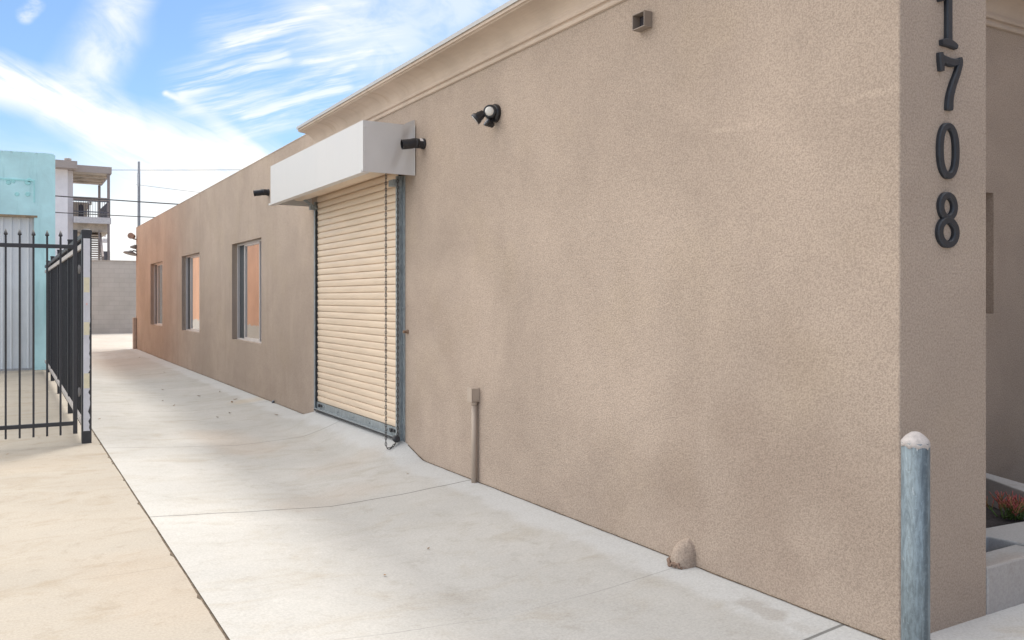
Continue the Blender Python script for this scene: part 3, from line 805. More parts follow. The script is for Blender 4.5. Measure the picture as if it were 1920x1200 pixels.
def numeral(ch, u, vt, vb, label):
    top = atY(u, vt, YN); bot = atY(u, vb, YN); H = top.z - bot.z; cx = top.x; z0 = bot.z; y0 = YN + .001
    S = lambda pts: [(cx + x * H, z0 + z * H, w * H) for x, z, w in pts]
    mb = MB(); D = .020
    if ch == '0':
        stroke(mb, S(ell(0, .5, .235, .44, .12, 2.25, wv=.03)), y0, D, True)
    elif ch == '8':
        stroke(mb, S(ell(0, .735, .20, .20, .12, 2.0, wv=.03)), y0, D, True)
        stroke(mb, S(ell(0, .275, .24, .215, .12, 2.0, wv=.035)), y0, D + .0016, True)
    elif ch == '7':
        stroke(mb, S(bez([(.27, .99, .10), (.285, .90, .13), (.22, .72, .13), (.09, .48, .145), (.0, .25, .165), (-.02, .07, .185), (-.02, .02, .15)])), y0, D + .0016)
        stroke(mb, S(bez([(-.24, .93, .10), (-.1, .885, .15), (.08, .875, .15), (.27, .92, .11)])), y0, D)
        stroke(mb, S(bez([(-.29, 1.0, .10), (-.27, .88, .13), (-.255, .68, .10)])), y0, D + .003)
    else:
        stroke(mb, S([(.03, 1.0, .14), (.03, .97, .17), (.03, .5, .165), (.03, .06, .17)]), y0, D)
        stroke(mb, S(bez([(-.20, .05, .09), (-.10, .065, .13), (.03, .075, .15), (.16, .055, .13), (.25, .03, .09)])), y0, D + .0016)
        stroke(mb, S(bez([(-.27, .80, .08), (-.15, .85, .11), (.0, .93, .12)])), y0, D + .003)
    return tag(mb.build('house_number', M_num), label, 'house number', 'house numbers down the stucco pillar')
numeral('1', 1773, -16, 89, 'black metal numeral 1 at the top of the stucco pillar')
numeral('7', 1777, 104, 210, 'black metal numeral 7 on the stucco pillar')
numeral('0', 1774, 231, 336, 'black metal numeral 0 on the stucco pillar')
numeral('8', 1773, 360, 465, 'black metal numeral 8, lowest on the stucco pillar')

# ------------------------------------------------------------------ bollard
zb = 3.40; d = ray(1716.5, 830); cB = Vector((d.x * zb, d.y * zb, 0)); rB = 25.0 / F * zb / math.sqrt(1)
ztop = EYE + (560 - 829) / F * zb
bo = thing('bollard', 'weathered galvanised pipe bollard with a domed concrete top before the pillar', 'bollard', (cB.x, cB.y, 0))
mb = MB(); mb.tube([cB + Vector((0, 0, -.2)), cB + Vector((0, 0, .3)), cB + Vector((0, 0, ztop))], rB, 40); mb.build('post', M_pipe, bo)
mb = MB(); pr = [(-.014, rB * 1.012), (.0, rB * 1.008), (.008, rB * .95), (.020, rB * .78), (.031, rB * .55), (.040, rB * .30), (.043, rB * .02)]
mb.lathe(cB + Vector((0, 0, ztop)), (0, 0, 1), pr, 40)
for v in mb.bm.verts:
    if v.co.z < ztop + .001: v.co.z += .008 * math.sin(9 * math.atan2(v.co.y - cB.y, v.co.x - cB.x)) * rn.random() - .004 * rn.random()
mb.build('dome_cap', M_cap, bo)

# ------------------------------------------------------------------ planters and plant beside the pillar
pl = thing('concrete_planter', 'stepped pale concrete planter beside the pillar at the right edge', 'planter', (5, 2.6, 0))
mb = MB(); mb.box(XP + .003, 6.44, YN + .0, YN + .15, -.05, .225); mb.build('front_curb', M_planter, pl, bevel=.01)
mb = MB()
q = [(XP + .003, 2.70), (4.35, 2.70), (5.3, 2.60), (12, 2.60), (12, 2.93), (XP + .003, 2.93)]
def prism(mb, pts, z0, z1):
    a = [mb.bm.verts.new((x, y, z0)) for x, y in pts]; b = [mb.bm.verts.new((x, y, z1)) for x, y in pts]
    mb.bm.faces.new(a[::-1]); mb.bm.faces.new(b)
    for i in range(len(pts)): mb.bm.faces.new((a[i], a[(i+1) % len(pts)], b[(i+1) % len(pts)], b[i]))
A = atG(1850, 1005, .24); B = atG(1935, 1022, .24); C = atG(1935, 973, .24); D = atG(1850, 989, .24)
Cx = atG(2100, 945, .24)
prism(mb, [(A.x - .25, A.y + .05), (A.x, A.y), (B.x, B.y), (B.x + .4, B.y + .02), (Cx.x, Cx.y), (D.x, D.y), (D.x - .3, D.y + .02)], -.05, .24)
mb.build('middle_curb', M_planter, pl, bevel=.008)
mb = MB()
A = atG(1846, 894, .35); B = atG(1950, 932, .35); C = atG(1950, 915, .35); D = atG(1846, 885, .35)
prism(mb, [(A.x, A.y), (B.x, B.y), (C.x + .0, C.y), (D.x, D.y)], -.05, .35)
mb.build('back_curb', M_planter, pl, bevel=.008)
mb = MB(); mb.box(XP + .002, 6.44, YN + .15, YFW - .002, -.05, .12); mb.build('soil', M_soil, pl)
q1 = atG(1840, 983, .20); q2 = atG(2000, 958, .20); mb = MB(); prism(mb, [(q1.x, q1.y), (q2.x, q2.y), (q2.x + .1, YFW - .003), (q1.x, YFW - .003)], .119, .18); mb.build('soil', M_soil, pl)
# fire stick plant
c = atG(1897, 968, .20)
mb = MB(); lay = mb.bm.verts.layers.float.new('along')
rn2 = random.Random(11)
def stem(p0, d, L, r, t0, t1, depth):
    p = Vector(p0); dd = Vector(d).normalized(); n = 4; pts = [p.copy()]
    for k in range(n):
        dd = (dd + Vector((rn2.uniform(-.12, .12), rn2.uniform(-.12, .12), .10))).normalized(); p = p + dd * (L / n); pts.append(p.copy())
    n0 = len(mb.bm.verts)
    mb.tube(pts, [r, r * .95, r * .9, r * .8, r * .45], 6)
    mb.bm.verts.ensure_lookup_table()
    for i in range(n0, len(mb.bm.verts)):
        k = (i - n0) // 6; mb.bm.verts[i][lay] = t0 + (t1 - t0) * min(1, k / n)
    if depth:
        for q in (pts[2], pts[3], pts[-1]):
            for _ in range(2):
                a = rn2.uniform(0, 2 * PI); stem(q, dd + Vector((math.cos(a), math.sin(a), .15)) * .75, L * rn2.uniform(.45, .7), r * .8, t0 + (t1 - t0) * .55, 1.0, depth - 1)
for i in range(30):
    a = rn2.uniform(0, 2 * PI); tilt = rn2.uniform(.25, 1.5)
    stem(c + Vector((rn2.uniform(-.06, .06), rn2.uniform(-.06, .06), -.01)), (math.cos(a) * tilt, math.sin(a) * tilt, 1.0), rn2.uniform(.07, .125), .0045, 0, .6 if tilt < 1 else .45, 1)
tag(mb.build('succulent_plant', M_plant), 'spiky red and green fire stick succulent growing in the planter', 'plant')

# ------------------------------------------------------------------ gate, gate post, mesh fence
YG = 9.90
gate = thing('metal_gate', 'black metal picket gate with spear tips hung across the parking lot', 'gate', (.62, YG, 0))
GX1 = atY(141, 600, YG).x; GX0 = -1.62
zr1 = atY(70, 461, YG).z; zr0 = atY(70, 798, YG).z
mb = MB()
mb.box(GX0, GX1 - .02, YG - .018, YG + .018, zr1 - .02, zr1 + .02); mb.build('rail', M_dark, gate, bevel=.003)
mb = MB(); mb.box(GX0, GX1 - .02, YG - .018, YG + .018, zr0 - .02, zr0 + .02); mb.build('rail', M_dark, gate, bevel=.003)
zs1 = atY(141, 431, YG).z; zs0 = atY(141, 813, YG).z
for x in (GX1, GX0):
    mb = MB(); mb.box(x - .02, x + .02, YG - .02, YG + .02, zs0, zs1); mb.build('stile', M_dark, gate, bevel=.003)
xs = atY(113.5, 600, YG).x; dx = (atY(113.5, 600, YG).x - atY(10.7, 600, YG).x) / 4
zt = atY(60, 430, YG).z; zb_ = atY(60, 820, YG).z
first = None; x = xs; k = 0
while x > GX0 + .06:
    if first is None:
        mb = MB(); mb.box(x - .0095, x + .0095, YG - .0095, YG + .0095, zb_, zt - .075)
        mb.lathe((x, YG, zt - .078), (0, 0, 1), [(0, .011), (.012, .012), (.020, .026), (.030, .024), (.074, .003)], 4)
        first = mb.build('picket', M_dark, gate)
        x_first = x
    else:
        c = first.copy(); col.objects.link(c); c.location.x = x - x_first
    x -= dx
for v in (505, 735):
    z = atY(150, v, YG).z; mb = MB(); mb.box(GX1 + .02, GX1 + .062, YG - .008, YG + .008, z - .03, z + .03); mb.tube([(GX1 + .035, YG - .012, z - .045), (GX1 + .035, YG - .012, z + .045)], .011, 10); mb.build('hinge', plain('hinge_steel', (.20, .19, .19), .5), gate)
# post
pc = atY(162, 830, YG + .03); pw = .046
post = thing('gate_post', 'square black gate post with a faded pale strip and stickers facing the drive', 'post', (pc.x, pc.y, 0))
zt2 = atY(162, 430, YG).z
mb = MB(); mb.box(pc.x - pw, pc.x + pw, pc.y - pw, pc.y + pw, -.02, zt2 - .02); mb.build('shaft', M_dark, post, bevel=.004)
mb = MB(); mb.box(pc.x - pw - .004, pc.x + pw + .004, pc.y - pw - .004, pc.y + pw + .004, zt2 - .05, zt2 - .012)
mb.lathe((pc.x, pc.y, zt2 - .012), (0, 0, 1), [(0, (pw + .002) * 1.41), (.012, pw * 1.1), (.018, pw * .5)], 4); mb.build('cap', M_dark, post)
# pale strip: ragged lower edge
fy = pc.y - pw - .003
z_a = atY(162, 447, fy).z; z_b = atY(162, 808, fy).z
mb = MB(); n = 60; prev = None
for i in range(n + 1):
    z = z_a + (z_b - z_a) * i / n; rg = rn.uniform(0, .012) * (1 if i > 26 else .15)
    if rn.random() < .12 and i > 24: rg += .014
    q = (mb.bm.verts.new((pc.x - pw + .014, fy, z)), mb.bm.verts.new((pc.x + pw - .014 - rg, fy, z)))
    if prev: mb.bm.faces.new((prev[0], prev[1], q[1], q[0]))
    prev = q
mb.build('reflective_strip', M_strip, post)
for (v0, v1, m_) in ((520, 548, M_sticky), (568, 572, M_red), (604, 628, M_sticky), (700, 728, M_sticky)):
    za, zb2 = atY(162, v0, fy).z, atY(162, v1, fy).z; mb = MB()
    w2 = .028 if m_ is not M_red else .008
    mb.poly([(pc.x - w2, fy - .002, zb2), (pc.x + w2 * .9, fy - .002, zb2), (pc.x + w2 * .9, fy - .002, za), (pc.x - w2, fy - .002, za)]); mb.build('sticker', m_, post)
# fence along the drive
FX = .715; fe = thing('mesh_fence', 'long black metal fence with dark privacy mesh running back along the drive', 'fence', (FX, 15, 0))
FY0, FY1 = pc.y + pw + .01, 20.3
py_ = [12.6, 15.3, 17.7, 19.8]
for y in py_:
    mb = MB(); mb.box(FX - .03, FX + .03, y - .03, y + .03, -.01, 2.26); mb.box(FX - .034, FX + .034, y - .034, y + .034, 2.255, 2.275); mb.build('post', M_dark, fe, bevel=.003)
for z0, z1, m_, nm in ((2.14, 2.19, M_dark, 'rail'), (2.03, 2.085, M_rail_lt, 'rail'), (.17, .225, M_rail_lt, 'rail')):
    mb = MB(); mb.box(FX - .038, FX - .012, FY0, FY1, z0, z1); mb.build(nm, m_, fe, bevel=.003)
mb = MB(); 
yy = fr(FY0, FY1, 260)
vs = [(mb.bm.verts.new((FX + .012 + .004 * math.sin(y * 9) + .003 * math.sin(y * 23), y, .155)), mb.bm.verts.new((FX + .012 + .004 * math.sin(y * 9 + 1), y, 2.20))) for y in yy]
for a, b2 in zip(vs, vs[1:]): mb.bm.faces.new((a[0], b2[0], b2[1], a[1])).smooth = True
mb.build('privacy_mesh', M_mesh, fe)
for y0, y1 in zip([FY0] + py_, py_ + [FY1]):
    n = int((y1 - y0) / .16)
    for k in range(1, n):
        y = y0 + (y1 - y0) * k / n; mb = MB(); mb.box(FX - .012, FX + .006, y - .009, y + .009, .10, 2.2); mb.build('picket', M_dark, fe)

# ------------------------------------------------------------------ teal building
YT = 20.6; XR = .885; ZTT = 4.53
tb = thing('teal_building', 'low teal painted stucco building with a white ribbed metal door', 'building', (-4, 24, 0))
dr = atY(64, 404, YT); DX0, DX1, DZ = -3.2, dr.x, dr.z
mb = MB(); holed(mb, lambda a, b, d: (a, YT + d, b), -14, XR, -.2, ZTT, [(DX0, DX1, -.2, DZ)], .25)
# slightly wavy parapet top
xs_ = fr(-14, XR - .05, 90) + [XR - .02, XR]
top = []
for x in xs_: top.append(ZTT + .03 + .012 * math.sin(x * 3.1) + .01 * rn.random() - (.05 if x > XR - .01 else .02 if x > XR - .04 else 0))
for i in range(len(xs_) - 1):
    mb.poly([(xs_[i], YT, ZTT), (xs_[i+1], YT, ZTT), (xs_[i+1], YT, top[i+1]), (xs_[i], YT, top[i])])
    mb.poly([(xs_[i], YT, top[i]), (xs_[i+1], YT, top[i+1]), (xs_[i+1], YT + .3, top[i+1]), (xs_[i], YT + .3, top[i])])
mb.build('front_wall', M_teal, tb)
mb = MB(); mb.box(XR - .2, XR - .001, YT + .004, 39.0, -.2, ZTT - .02); mb.build('side_wall', M_peach, tb)
mb = MB(); mb.box(-13.9, XR - .22, YT + .35, 38.9, ZTT - .4, ZTT - .3); mb.build('roof', M_roof, tb)
# relief rectangle of an old sign
a = atY(-60, 330, YT); b2 = atY(65, 330, YT); z0 = atY(65, 402, YT).z
mb = MB(); mb.box(a.x, b2.x, YT - .012, YT + .01, a.z - .03, a.z); mb.box(b2.x - .02, b2.x, YT - .012, YT + .01, z0 + .25, a.z - .031); mb.build('sign_outline', M_teal_patch, tb)
for (u, v, r) in ((16, 342, .05), (25, 340, .04), (52, 342, .06), (55, 338, .05), (32, 364, .045), (52, 364, .05)):
    p = atY(u, v, YT - .002); mb = MB(); mb.lathe((p.x, YT - .001, p.z), (0, -1, 0), [(0, r), (.004, r * .8)], 9); mb.build('repair_patch', M_teal_patch, tb)
# ribbed door
mb = MB(); prof = []; x = DX0
while x < DX1 - .06:
    prof += [(x, 0), (x + .012, .022), (x + .035, .022), (x + .047, 0), (x + .13, 0)]; x += .155
prof.append((DX1 - .03, 0))
mb.extrude_profile(prof, lambda a, b, t: (a, YT + .12 - b, t), .03, DZ - .02, 1, caps=False); dd = mb.build('door', M_ribbed, tb)
mb = MB(); mb.box(DX1 - .035, DX1 - .001, YT + .05, YT + .2, -.01, DZ - .03); mb.build('frame', M_trim, dd)
mb = MB(); mb.box(DX0, DX1 + .06, YT - .006, YT + .10, DZ - .045, DZ - .001); mb.build('lintel', M_rust, dd)
mb = MB(); mb.box(DX0, DX1, YT + .07, YT + .13, .0, .04); mb.build('bottom_rail', M_trim, dd)

# ------------------------------------------------------------------ block wall, wheel stop
YB = 40.7
a = atY(212, 488, YB); mb = MB(); mb.box(-8, 14, YB, YB + .2, -.2, a.z - .06); 
bw = thing('block_wall', 'grey concrete block wall closing the far end of the driveway', 'wall', (3, YB, 0)); mb.build('blocks', M_block, bw)
mb = MB(); mb.box(-8, 14, YB - .01, YB + .21, a.z - .06, a.z); mb.build('cap_course', plain('block_cap', (.38, .35, .31), .95), bw)
p = atG(246, 621); mb = MB(); mb.box(p.x - .45, p.x + 1.3, p.y - .08, p.y + .08, 0, .13)
tag(mb.build('wheel_stop', plain('wheel_stop_concrete', (.50, .46, .42), .9), bevel=.03), 'low concrete wheel stop in front of the block wall', 'wheel stop')

# ------------------------------------------------------------------ apartment block behind
YA = 46.0; ap = thing('apartment_building', 'pale three storey apartment block with open balconies and an outside stair', 'building', (0, YA + 4, 0))
def rect(mb, u0, v0, u1, v1, Y, th):            # box whose front face covers a picture rectangle seen at depth Y
    a = atY(u0, v0, Y); b = atY(u1, v1, Y); mb.box(a.x, b.x, Y, Y + th, b.z, a.z)
def part(name, mat, *rects):
    mb = MB()
    for r_ in rects: rect(mb, *r_)
    return mb.build(name, mat, ap)
a = atY(127, 300, YA); mb = MB(); mb.box(-16, a.x, YA, YA + 12, -.2, atY(110, 312, YA).z); mb.build('wall', M_ap_white, ap)
b2 = atY(137, 300, YA + .35); mb = MB(); mb.box(a.x + .002, b2.x, YA + .35, YA + 11.5, -.2, atY(130, 312, YA).z); mb.build('wall', M_ap_grey, ap)
c = atY(145, 302, YA - .7); mb = MB(); mb.box(-17, c.x, YA - .7, YA + 12.5, atY(120, 314, YA - .7).z, c.z); mb.build('roof', M_ap_fascia, ap)
v_ = atY(128, 300, YA); mb = MB(); mb.tube([(v_.x, YA + .3, c.z - .05), (v_.x, YA + .3, c.z + .12)], .07, 12); mb.lathe((v_.x, YA + .3, c.z + .10), (0, 0, 1), [(0, .08), (.05, .15), (.13, .17), (.15, .10)], 14); mb.build('roof_vent', plain('vent_metal', (.40, .37, .35), .6), ap)
# upper canopy
YCf, YCb = YA - .1, YA + 5.0
ca = atY(209.5, 313.5, YCf); cb = atY(209.5, 326, YCf)
mb = MB(); mb.box(b2.x + .003, ca.x, YCf, YCf + .12, cb.z, ca.z); mb.box(ca.x - .12, ca.x, YCf + .12, YCb, cb.z, ca.z); mb.build('canopy', M_ap_fascia, ap)
mb = MB(); mb.box(b2.x + .003, ca.x - .121, YCf + .121, YCb, cb.z + .03, cb.z + .10)
for k in range(1, 4): mb.box(b2.x + .003, ca.x - .121, YCf + k * 1.25, YCf + k * 1.25 + .12, cb.z - .06, cb.z + .029)
mb.build('soffit', M_ap_soffit, ap)
# balcony slab
sa = atY(208.5, 408.5, YCf); sb = atY(208.5, 420, YCf)
mb = MB(); mb.box(b2.x + .003, sa.x, YCf, YCf + .25, sb.z, sa.z); mb.box(b2.x + .003, sa.x, YCf + .251, YCb, sb.z + .05, sa.z - .02); mb.build('balcony', M_ap_slab, ap)
sc2 = atY(205, 432, YCf + .5); mb = MB(); mb.box(b2.x + .003, sc2.x, YCf + .5, YCb, atY(205, 436, YCf + .5).z, sb.z + .049); mb.build('beam', M_ap_soffit, ap)
# posts
xf = atY(203.5, 400, YCf + .15).x
for (x, y) in ((xf, YCf + .15), (xf, YCb - .1)):
    mb = MB(); mb.box(x - .06, x + .06, y - .06, y + .06, sa.z, cb.z); mb.build('post', M_ap_post, ap)
    mb = MB(); mb.box(x - .055, x + .055, y - .055, y + .055, -.2, sb.z + .02); mb.build('post', M_ap_post, ap)
# front and side railing
zr = atY(170, 376, YCf + .1).z; zm = atY(170, 397, YCf + .1).z
mb = MB(); x0 = b2.x + .01; x1 = sa.x - .08
mb.box(x0, x1, YCf + .08, YCf + .12, zr - .05, zr); mb.box(x0, x1, YCf + .08, YCf + .11, zm - .03, zm + .02)
n = 15
for k in range(n + 1):
    x = x0 + (x1 - x0) * k / n; mb.box(x - .010, x + .010, YCf + .09, YCf + .11, sa.z, zr - .05)
mb.build('railing', M_ap_rail, ap)
mb = MB(); mb.box(x1 - .0, x1 + .05, YCf + .1, YCb - .4, sa.z + .02, zr + .05); mb.build('rail_panel', M_ap_panel, ap)
# rear wall with an arched doorway and a lower roof edge
Yr = YCb + .6
part('rear_wall', M_ap_wall, (130, 378, 164, 412, Yr, .2))
part('rear_roof', M_ap_fascia, (130, 367.5, 205, 378, Yr - .4, .5))
mb = MB(); p0 = atY(147, 410, Yr - .02); p1 = atY(157, 410, Yr - .02); zt3 = atY(152, 383, Yr).z; cx_ = (p0.x + p1.x) / 2; rr = (p1.x - p0.x) / 2
pts = [(p0.x, p0.z), (p1.x, p1.z)] + [(cx_ + rr * math.cos(t), zt3 - rr * 1.3 + rr * 1.3 * math.sin(t)) for t in [PI * i / 10 for i in range(11)]]
a_ = [mb.bm.verts.new((x, Yr - .03, z)) for x, z in pts]; b_2 = [mb.bm.verts.new((x, Yr + .02, z)) for x, z in pts]
mb.bm.faces.new(a_); mb.bm.faces.new(b_2[::-1])
for i in range(len(pts)): mb.bm.faces.new((a_[i], a_[(i+1) % len(pts)], b_2[(i+1) % len(pts)], b_2[i]))
mb.build('doorway', M_void, ap)
part('lamp_column', M_ap_post, (165.2, 381, 167.6, 410, Yr - 1, .15)); part('lamp_globe', M_white, (163.5, 378.5, 169.5, 381.5, Yr - 1.1, .3))
part('arch_pier', M_ap_wall, (168, 378, 172, 384, Yr, .2), (164, 378, 168, 392, Yr, .2))
# outside stair
ys0 = YCf + .9; nT = 13; mb = MB(); mbs = MB()
for k in range(nT):
    v = 433 + k * 4.2; u1_ = 187.5 + k * .35
    a = atY(150, v, ys0 + (nT - k) * .22 - 2.0); b2_ = atY(u1_, v, ys0 + (nT - k) * .22 - 2.0)
    mb.box(a.x, b2_.x, a.y, a.y + .30, a.z - .055, a.z)
mb.build('stair_tread', M_tread, ap)
a = atY(186, 428, ys0 + .8); b2_ = atY(193, 486, ys0 - 2.0); mb = MB(); mb.bar(a, b2_, .09, .3); a = atY(186, 428, ys0 + .8); mb.build('stringer', M_ap_post, ap)
part('stair_post', M_ap_post, (184.8, 432, 187, 492, YCf + .2, .1))
part('meter_box', M_ap_white, (193, 447, 201, 455, YCb, .4), (195, 435, 199, 444, YCb, .3))
part('rail_panel', M_ap_panel, (191, 471, 206.5, 500, YCf + .15, .08))
part('lower_wall', M_ap_wall, (137.5, 434, 160, 520, YCb, .2))

# ------------------------------------------------------------------ utility pole and wires
YU = 70.0; a = atY(260.5, 303, YU)
po = thing('utility_pole', 'thin weathered utility pole rising behind the far end of the building', 'pole', (a.x, YU, 0))
mb = MB(); mb.tube([(a.x, YU, -.2), (a.x, YU, a.z - 2), (a.x, YU, a.z)], [.13, .10, .09], 12); mb.build('shaft', M_pole, po)
mb = MB(); q = atY(258.6, 340, YU - .1); mb.box(q.x - .05, q.x + .05, YU - .12, YU - .02, atY(258, 350, YU).z, atY(258, 325, YU).z); mb.build('riser', plain('pole_riser', (.55, .56, .58), .6), po)
def wire(u0, v0, u1, v1, Y, r, sag, label):
    A = atY(u0, v0, Y); B = atY(u1, v1, Y); n = 24
    pts = [A.lerp(B, k / n) - Vector((0, 0, sag * 4 * (k / n) * (1 - k / n))) for k in range(n + 1)]
    mb = MB(); mb.tube(pts, r, 6)
    tag(mb.build('power_line', M_wire), label, 'wire', 'overhead wires behind the buildings')
wire(-150, 347, 620, 398, 43.0, .026, .10, 'thickest dark overhead wire crossing the apartment block below its canopy')
wire(-150, 384, 620, 421, 43.0, .020, .06, 'lower overhead wire crossing the apartment block at balcony rail height')
wire(150, 318.5, 640, 316.5, 72.0, .018, .05, 'highest thin overhead wire passing above the canopy roof')
wire(255, 346, 560, 381, 70.0, .012, .05, 'faint thin wire sloping right from the utility pole')

# ------------------------------------------------------------------ litter
lf = [(305, 732), (326, 761), (441, 750), (435, 756), (431, 776), (408, 784), (274, 664), (285, 660), (281, 663), (308, 699), (262, 671), (373, 744), (518, 779), (803, 1031), (305, 752), (186, 787), (412, 735), (764, 889), (722, 1080)]
first = None
def leaf_mesh(mat):
    mb = MB(); n = 8; mid = []; l = []; r_ = []
    for k in range(n + 1):
        t = k / n; w = .013 * max(0, math.sin(PI * t)) ** .8 + .0005; x = (t - .5) * .06; z = .004 + .012 * (t - .4) ** 2 * 4
        mid.append(mb.bm.verts.new((x, 0, z))); l.append(mb.bm.verts.new((x, w, z + .006 * math.sin(PI * t)))); r_.append(mb.bm.verts.new((x, -w, z + .004 * math.sin(PI * t))))
    for k in range(n): mb.bm.faces.new((mid[k], mid[k+1], l[k+1], l[k])); mb.bm.faces.new((r_[k], r_[k+1], mid[k+1], mid[k]))
    return mb.build('dry_leaf', mat)
for i, (u, v) in enumerate(lf):
    p = atG(u, v, -.04)
    if p.x > XJ:
        p = atG(u, v, gz(p.x, p.y)); z = gz(p.x, p.y)
    else: p = atG(u, v, 0); z = 0
    if first is None: first = o = leaf_mesh(M_leaf)
    else: o = first.copy(); col.objects.link(o)
    tag(o, 'small curled dry leaf lying on the driveway concrete', 'leaf', 'dry leaves scattered on the driveway')
    o.location = (p.x, p.y, z + .004); o.rotation_euler = (0, 0, rn.uniform(0, 6)); k = rn.uniform(.7, 1.3); k *= 1.0 if p.y > 8 else .5; o.scale = (k, k, k)
lv = [(73, 821), (14, 853), (60, 1106), (107, 1082)]
for (u, v) in lv[:2]:
    p = atG(u, v); o = first.copy(); col.objects.link(o); tag(o, 'small dry leaf lying on the yellowish lot concrete', 'leaf', 'dry leaves on the lot'); o.location = (p.x, p.y, .004); k = .5; o.scale = (k, k, k); o.rotation_euler = (0, 0, rn.uniform(0, 6))
p = atG(510, 761, -.05); mb = MB()
ptsS = [(p.x + .02 * k, p.y + .10 * math.sin(k * .7) * .3 + .02 * k, gz(p.x, p.y) + .012 + .01 * math.sin(k)) for k in range(7)]
mb.tube(ptsS, [.006, .014, .018, .016, .014, .012, .005], 8)
tag(mb.build('paper_scrap', M_scrap), 'crumpled grey scrap lying on the driveway below the near window', 'scrap')

# ------------------------------------------------------------------ sky, sun
EL, AZ = R(62), R(45)             # azimuth measured from +Y towards +X
sun_d = bpy.data.lights.new('sun', 'SUN'); sun = bpy.data.objects.new('sun', sun_d); col.objects.link(sun)
sd = Vector((math.cos(EL) * math.sin(AZ), math.cos(EL) * math.cos(AZ), math.sin(EL)))
sun.rotation_euler = sd.to_track_quat('Z', 'Y').to_euler()
sun_d.energy = .6; sun_d.angle = R(10); sun_d.color = (1.0, .93, .82)

w = bpy.data.worlds.new('World'); sc.world = w; w.use_nodes = True
nt = NT(w.node_tree); bg = w.node_tree.nodes['Background']
sky = nt.new('ShaderNodeTexSky'); sky.sky_type = 'NISHITA'; sky.sun_disc = False; sky.sun_elevation = EL; sky.sun_rotation = AZ
sky.air_density = 1.0; sky.dust_density = .6; sky.ozone_density = 1.0
tc = nt.new('ShaderNodeTexCoord'); dx_, dy_, dz_ = nt.sep(tc.outputs['Generated'])
yy_ = nt.m('MAXIMUM', nt.m('ABSOLUTE', dy_), .08)
px = nt.m('DIVIDE', dx_, yy_); pz = nt.m('DIVIDE', dz_, yy_)
P = nt.comb(px, pz, 0.0)
def Q(u, v): d = ray(u, v); return (d.x / d.y, d.z / d.y)
def warp(P, sc_, amt, seed):
    n = nt.new('ShaderNodeTexNoise'); nt.put(n.inputs['Vector'], nt.v('ADD', P, (seed, seed * .7, 0))); n.inputs['Scale'].default_value = sc_; n.inputs['Detail'].default_value = 5
    return nt.v('ADD', P, nt.v('SCALE', nt.v('SUBTRACT', n.outputs['Color'], (.5, .5, .5)), scale=amt))
P1 = warp(P, 7, .035, 3.0)
x1, z1, _0 = nt.sep(P1)
def band(pts, amt):
    tot = None
    for (u0, v0, u1, v1, wpx, spx) in pts:
        k = 1.05 / F
        b_ = seg_mask(nt, x1, z1, Q(u0, v0), Q(u1, v1), wpx * k, spx * k)
        tot = b_ if tot is None else nt.m('MAXIMUM', tot, b_)
    return nt.m('MULTIPLY', tot, amt)
def streaks(ang, lng, crs, thr0, thr1, seed, det=6):
    # stretched noise along a direction in the sky
    ca_, sa_ = math.cos(ang), math.sin(ang)
    P2 = warp(P, 3, .05, seed)
    a = nt.v('DOT_PRODUCT', P2, (ca_, sa_, 0)); b = nt.v('DOT_PRODUCT', P2, (-sa_, ca_, 0))
    n = nt.noise(nt.comb(nt.m('MULTIPLY', a, lng), nt.m('MULTIPLY', b, crs), seed), 1.0, det, .62, .25)
    return nt.smooth(n, thr0, thr1)
fb = nt.noise(nt.v('MULTIPLY', P, (1, 1.6, 1)), 11, 6, .6, .6)
sB = streaks(R(-27), 6, 46, .30, .75, 14.0)
broad = band(((-260, 60, 0, 150, 4, 50), (0, 150, 110, 192, 6, 52), (110, 192, 210, 248, 10, 60), (210, 248, 300, 300, 16, 72), (300, 300, 460, 345, 30, 90)), 1.0)
broad = nt.m('MULTIPLY', broad, nt.smooth(nt.m('MULTIPLY_ADD', sB, .5, nt.m('MULTIPLY', fb, .6)), .18, .62, .30, 1.0))
plume = nt.m('MULTIPLY', band(((262, -40, 225, 40, 6, 46), (225, 40, 165, 150, 8, 60)), .75), nt.smooth(fb, .3, .65, .25, 1))
trail = band(((318, 170, 360, 190, 0, 8), (345, 181, 400, 216, 0, 15), (400, 216, 500, 300, 1, 20)), .85)
trail = nt.m('MULTIPLY', trail, nt.smooth(fb, .3, .6, .35, 1))
puff = nt.m('MULTIPLY', band(((50, 30, 66, 8, 2, 16),), .8), nt.smooth(fb, .35, .6))
s0_ = streaks(R(20), 4.5, 34, .44, .70, 2.0)
s2_ = streaks(R(20), 7, 120, .30, .72, 6.0, 7)
s1_ = nt.m('MULTIPLY', s0_, nt.m('MULTIPLY_ADD', s2_, .75, .25))
rA = band(((370, 165, 545, 105, 10, 60), (430, 78, 650, 8, 10, 60), (430, 225, 650, 165, 12, 50), (500, 130, 720, 80, 12, 60)), 1.0)
wis = nt.m('MULTIPLY', nt.m('MAXIMUM', s1_, nt.m('MULTIPLY', s2_, .35)), rA)
core = nt.m('MULTIPLY', band(((470, 222, 640, 166, 1, 20), (350, 168, 530, 108, 0, 22), (440, 82, 600, 22, 0, 24), (560, 190, 655, 130, 0, 18)), .58), nt.smooth(s2_, .1, .9, .08, 1))
veil = nt.m('MULTIPLY', band(((640, 20, 950, -60, 30, 130), (700, 110, 900, -10, 12, 70)), .5), nt.smooth(fb, .3, .6, .4, 1))
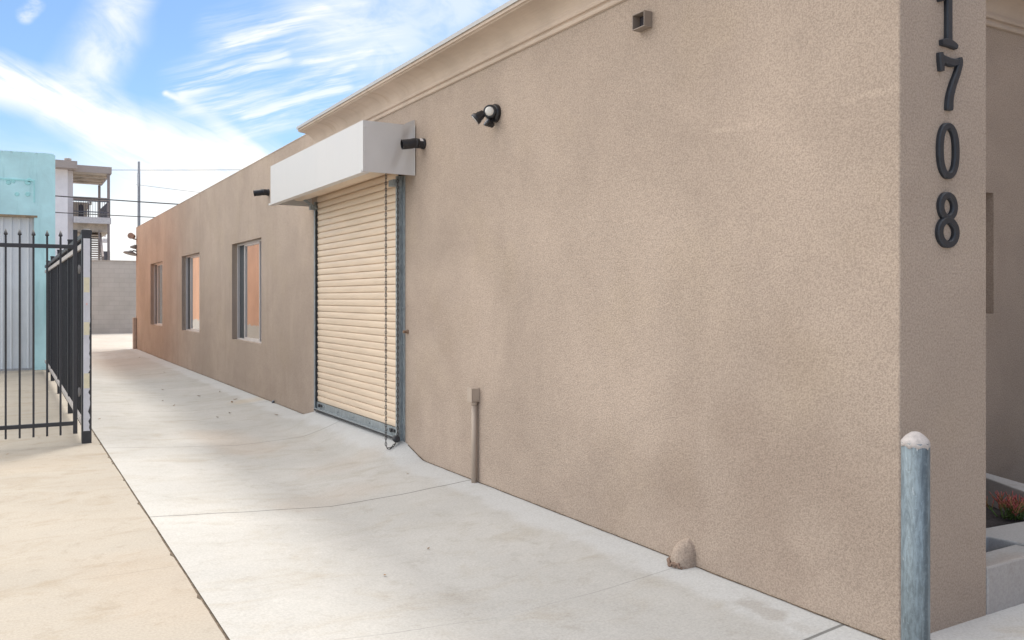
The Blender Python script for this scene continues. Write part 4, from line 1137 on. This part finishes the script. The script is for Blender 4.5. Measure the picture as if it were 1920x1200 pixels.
# cirrus for the rest of the sky, outside the picture
oth = nt.m('MULTIPLY', streaks(R(20), 1.4, 7, .48, .75, 9.0), nt.smooth(px, .75, 1.4, 0, .8))
hor = nt.smooth(nt.m('ADD', pz, nt.m('MULTIPLY', nt.m('SUBTRACT', fb, .5), .10)), .05, .20, 1.0, 0.0)
hor = nt.m('MULTIPLY', hor, nt.smooth(px, -.15, .12, .45, 1.0))
tot = nt.m('MAXIMUM', broad, .03)
for q in (plume, trail, puff, wis, core, veil, oth, hor):
    tot = nt.m('SUBTRACT', 1.0, nt.m('MULTIPLY', nt.m('SUBTRACT', 1.0, tot, clamp=True), nt.m('SUBTRACT', 1.0, q, clamp=True)))
CLOUD = 6.0; VEIL = 17.0
skyc = nt.mix(1.0, sky.outputs[0], (.585, .725, .85), 'MULTIPLY')
final = nt.mix(tot, skyc, (CLOUD, CLOUD * .995, CLOUD * .985))
# unseen overcast above and left, brightened to add fill light (it veils the sun)
vn = nt.noise(nt.v('MULTIPLY', tc.outputs['Generated'], (1, 1.4, 1.4)), 2.6, 5, .6, .5)
veil_f = nt.m('MULTIPLY', nt.smooth(dz_, .34, .58), nt.smooth(vn, .25, .65, .55, 1.0))
veil_l = nt.m('MULTIPLY', nt.smooth(dx_, -.25, -.75), nt.smooth(dz_, -.02, .10, 0, .8))
veil_f = nt.m('MAXIMUM', veil_f, veil_l)
veil_f = nt.m('MULTIPLY', veil_f, nt.smooth(dy_, -.72, .2, .15, 1))
final = nt.mix(veil_f, final, (VEIL, VEIL * .965, VEIL * .90))
nt.put(bg.inputs['Color'], final); bg.inputs['Strength'].default_value = .05
w.cycles.sampling_method = 'MANUAL' if hasattr(w.cycles, 'sampling_method') else w.cycles.sampling_method
try: w.cycles.sample_map_resolution = 1024
except Exception: pass

sc.view_settings.view_transform = 'Standard'; sc.view_settings.look = 'None'; sc.view_settings.gamma = 1; sc.view_settings.exposure = 1.95
sc.cycles.max_bounces = 8; sc.cycles.diffuse_bounces = 6
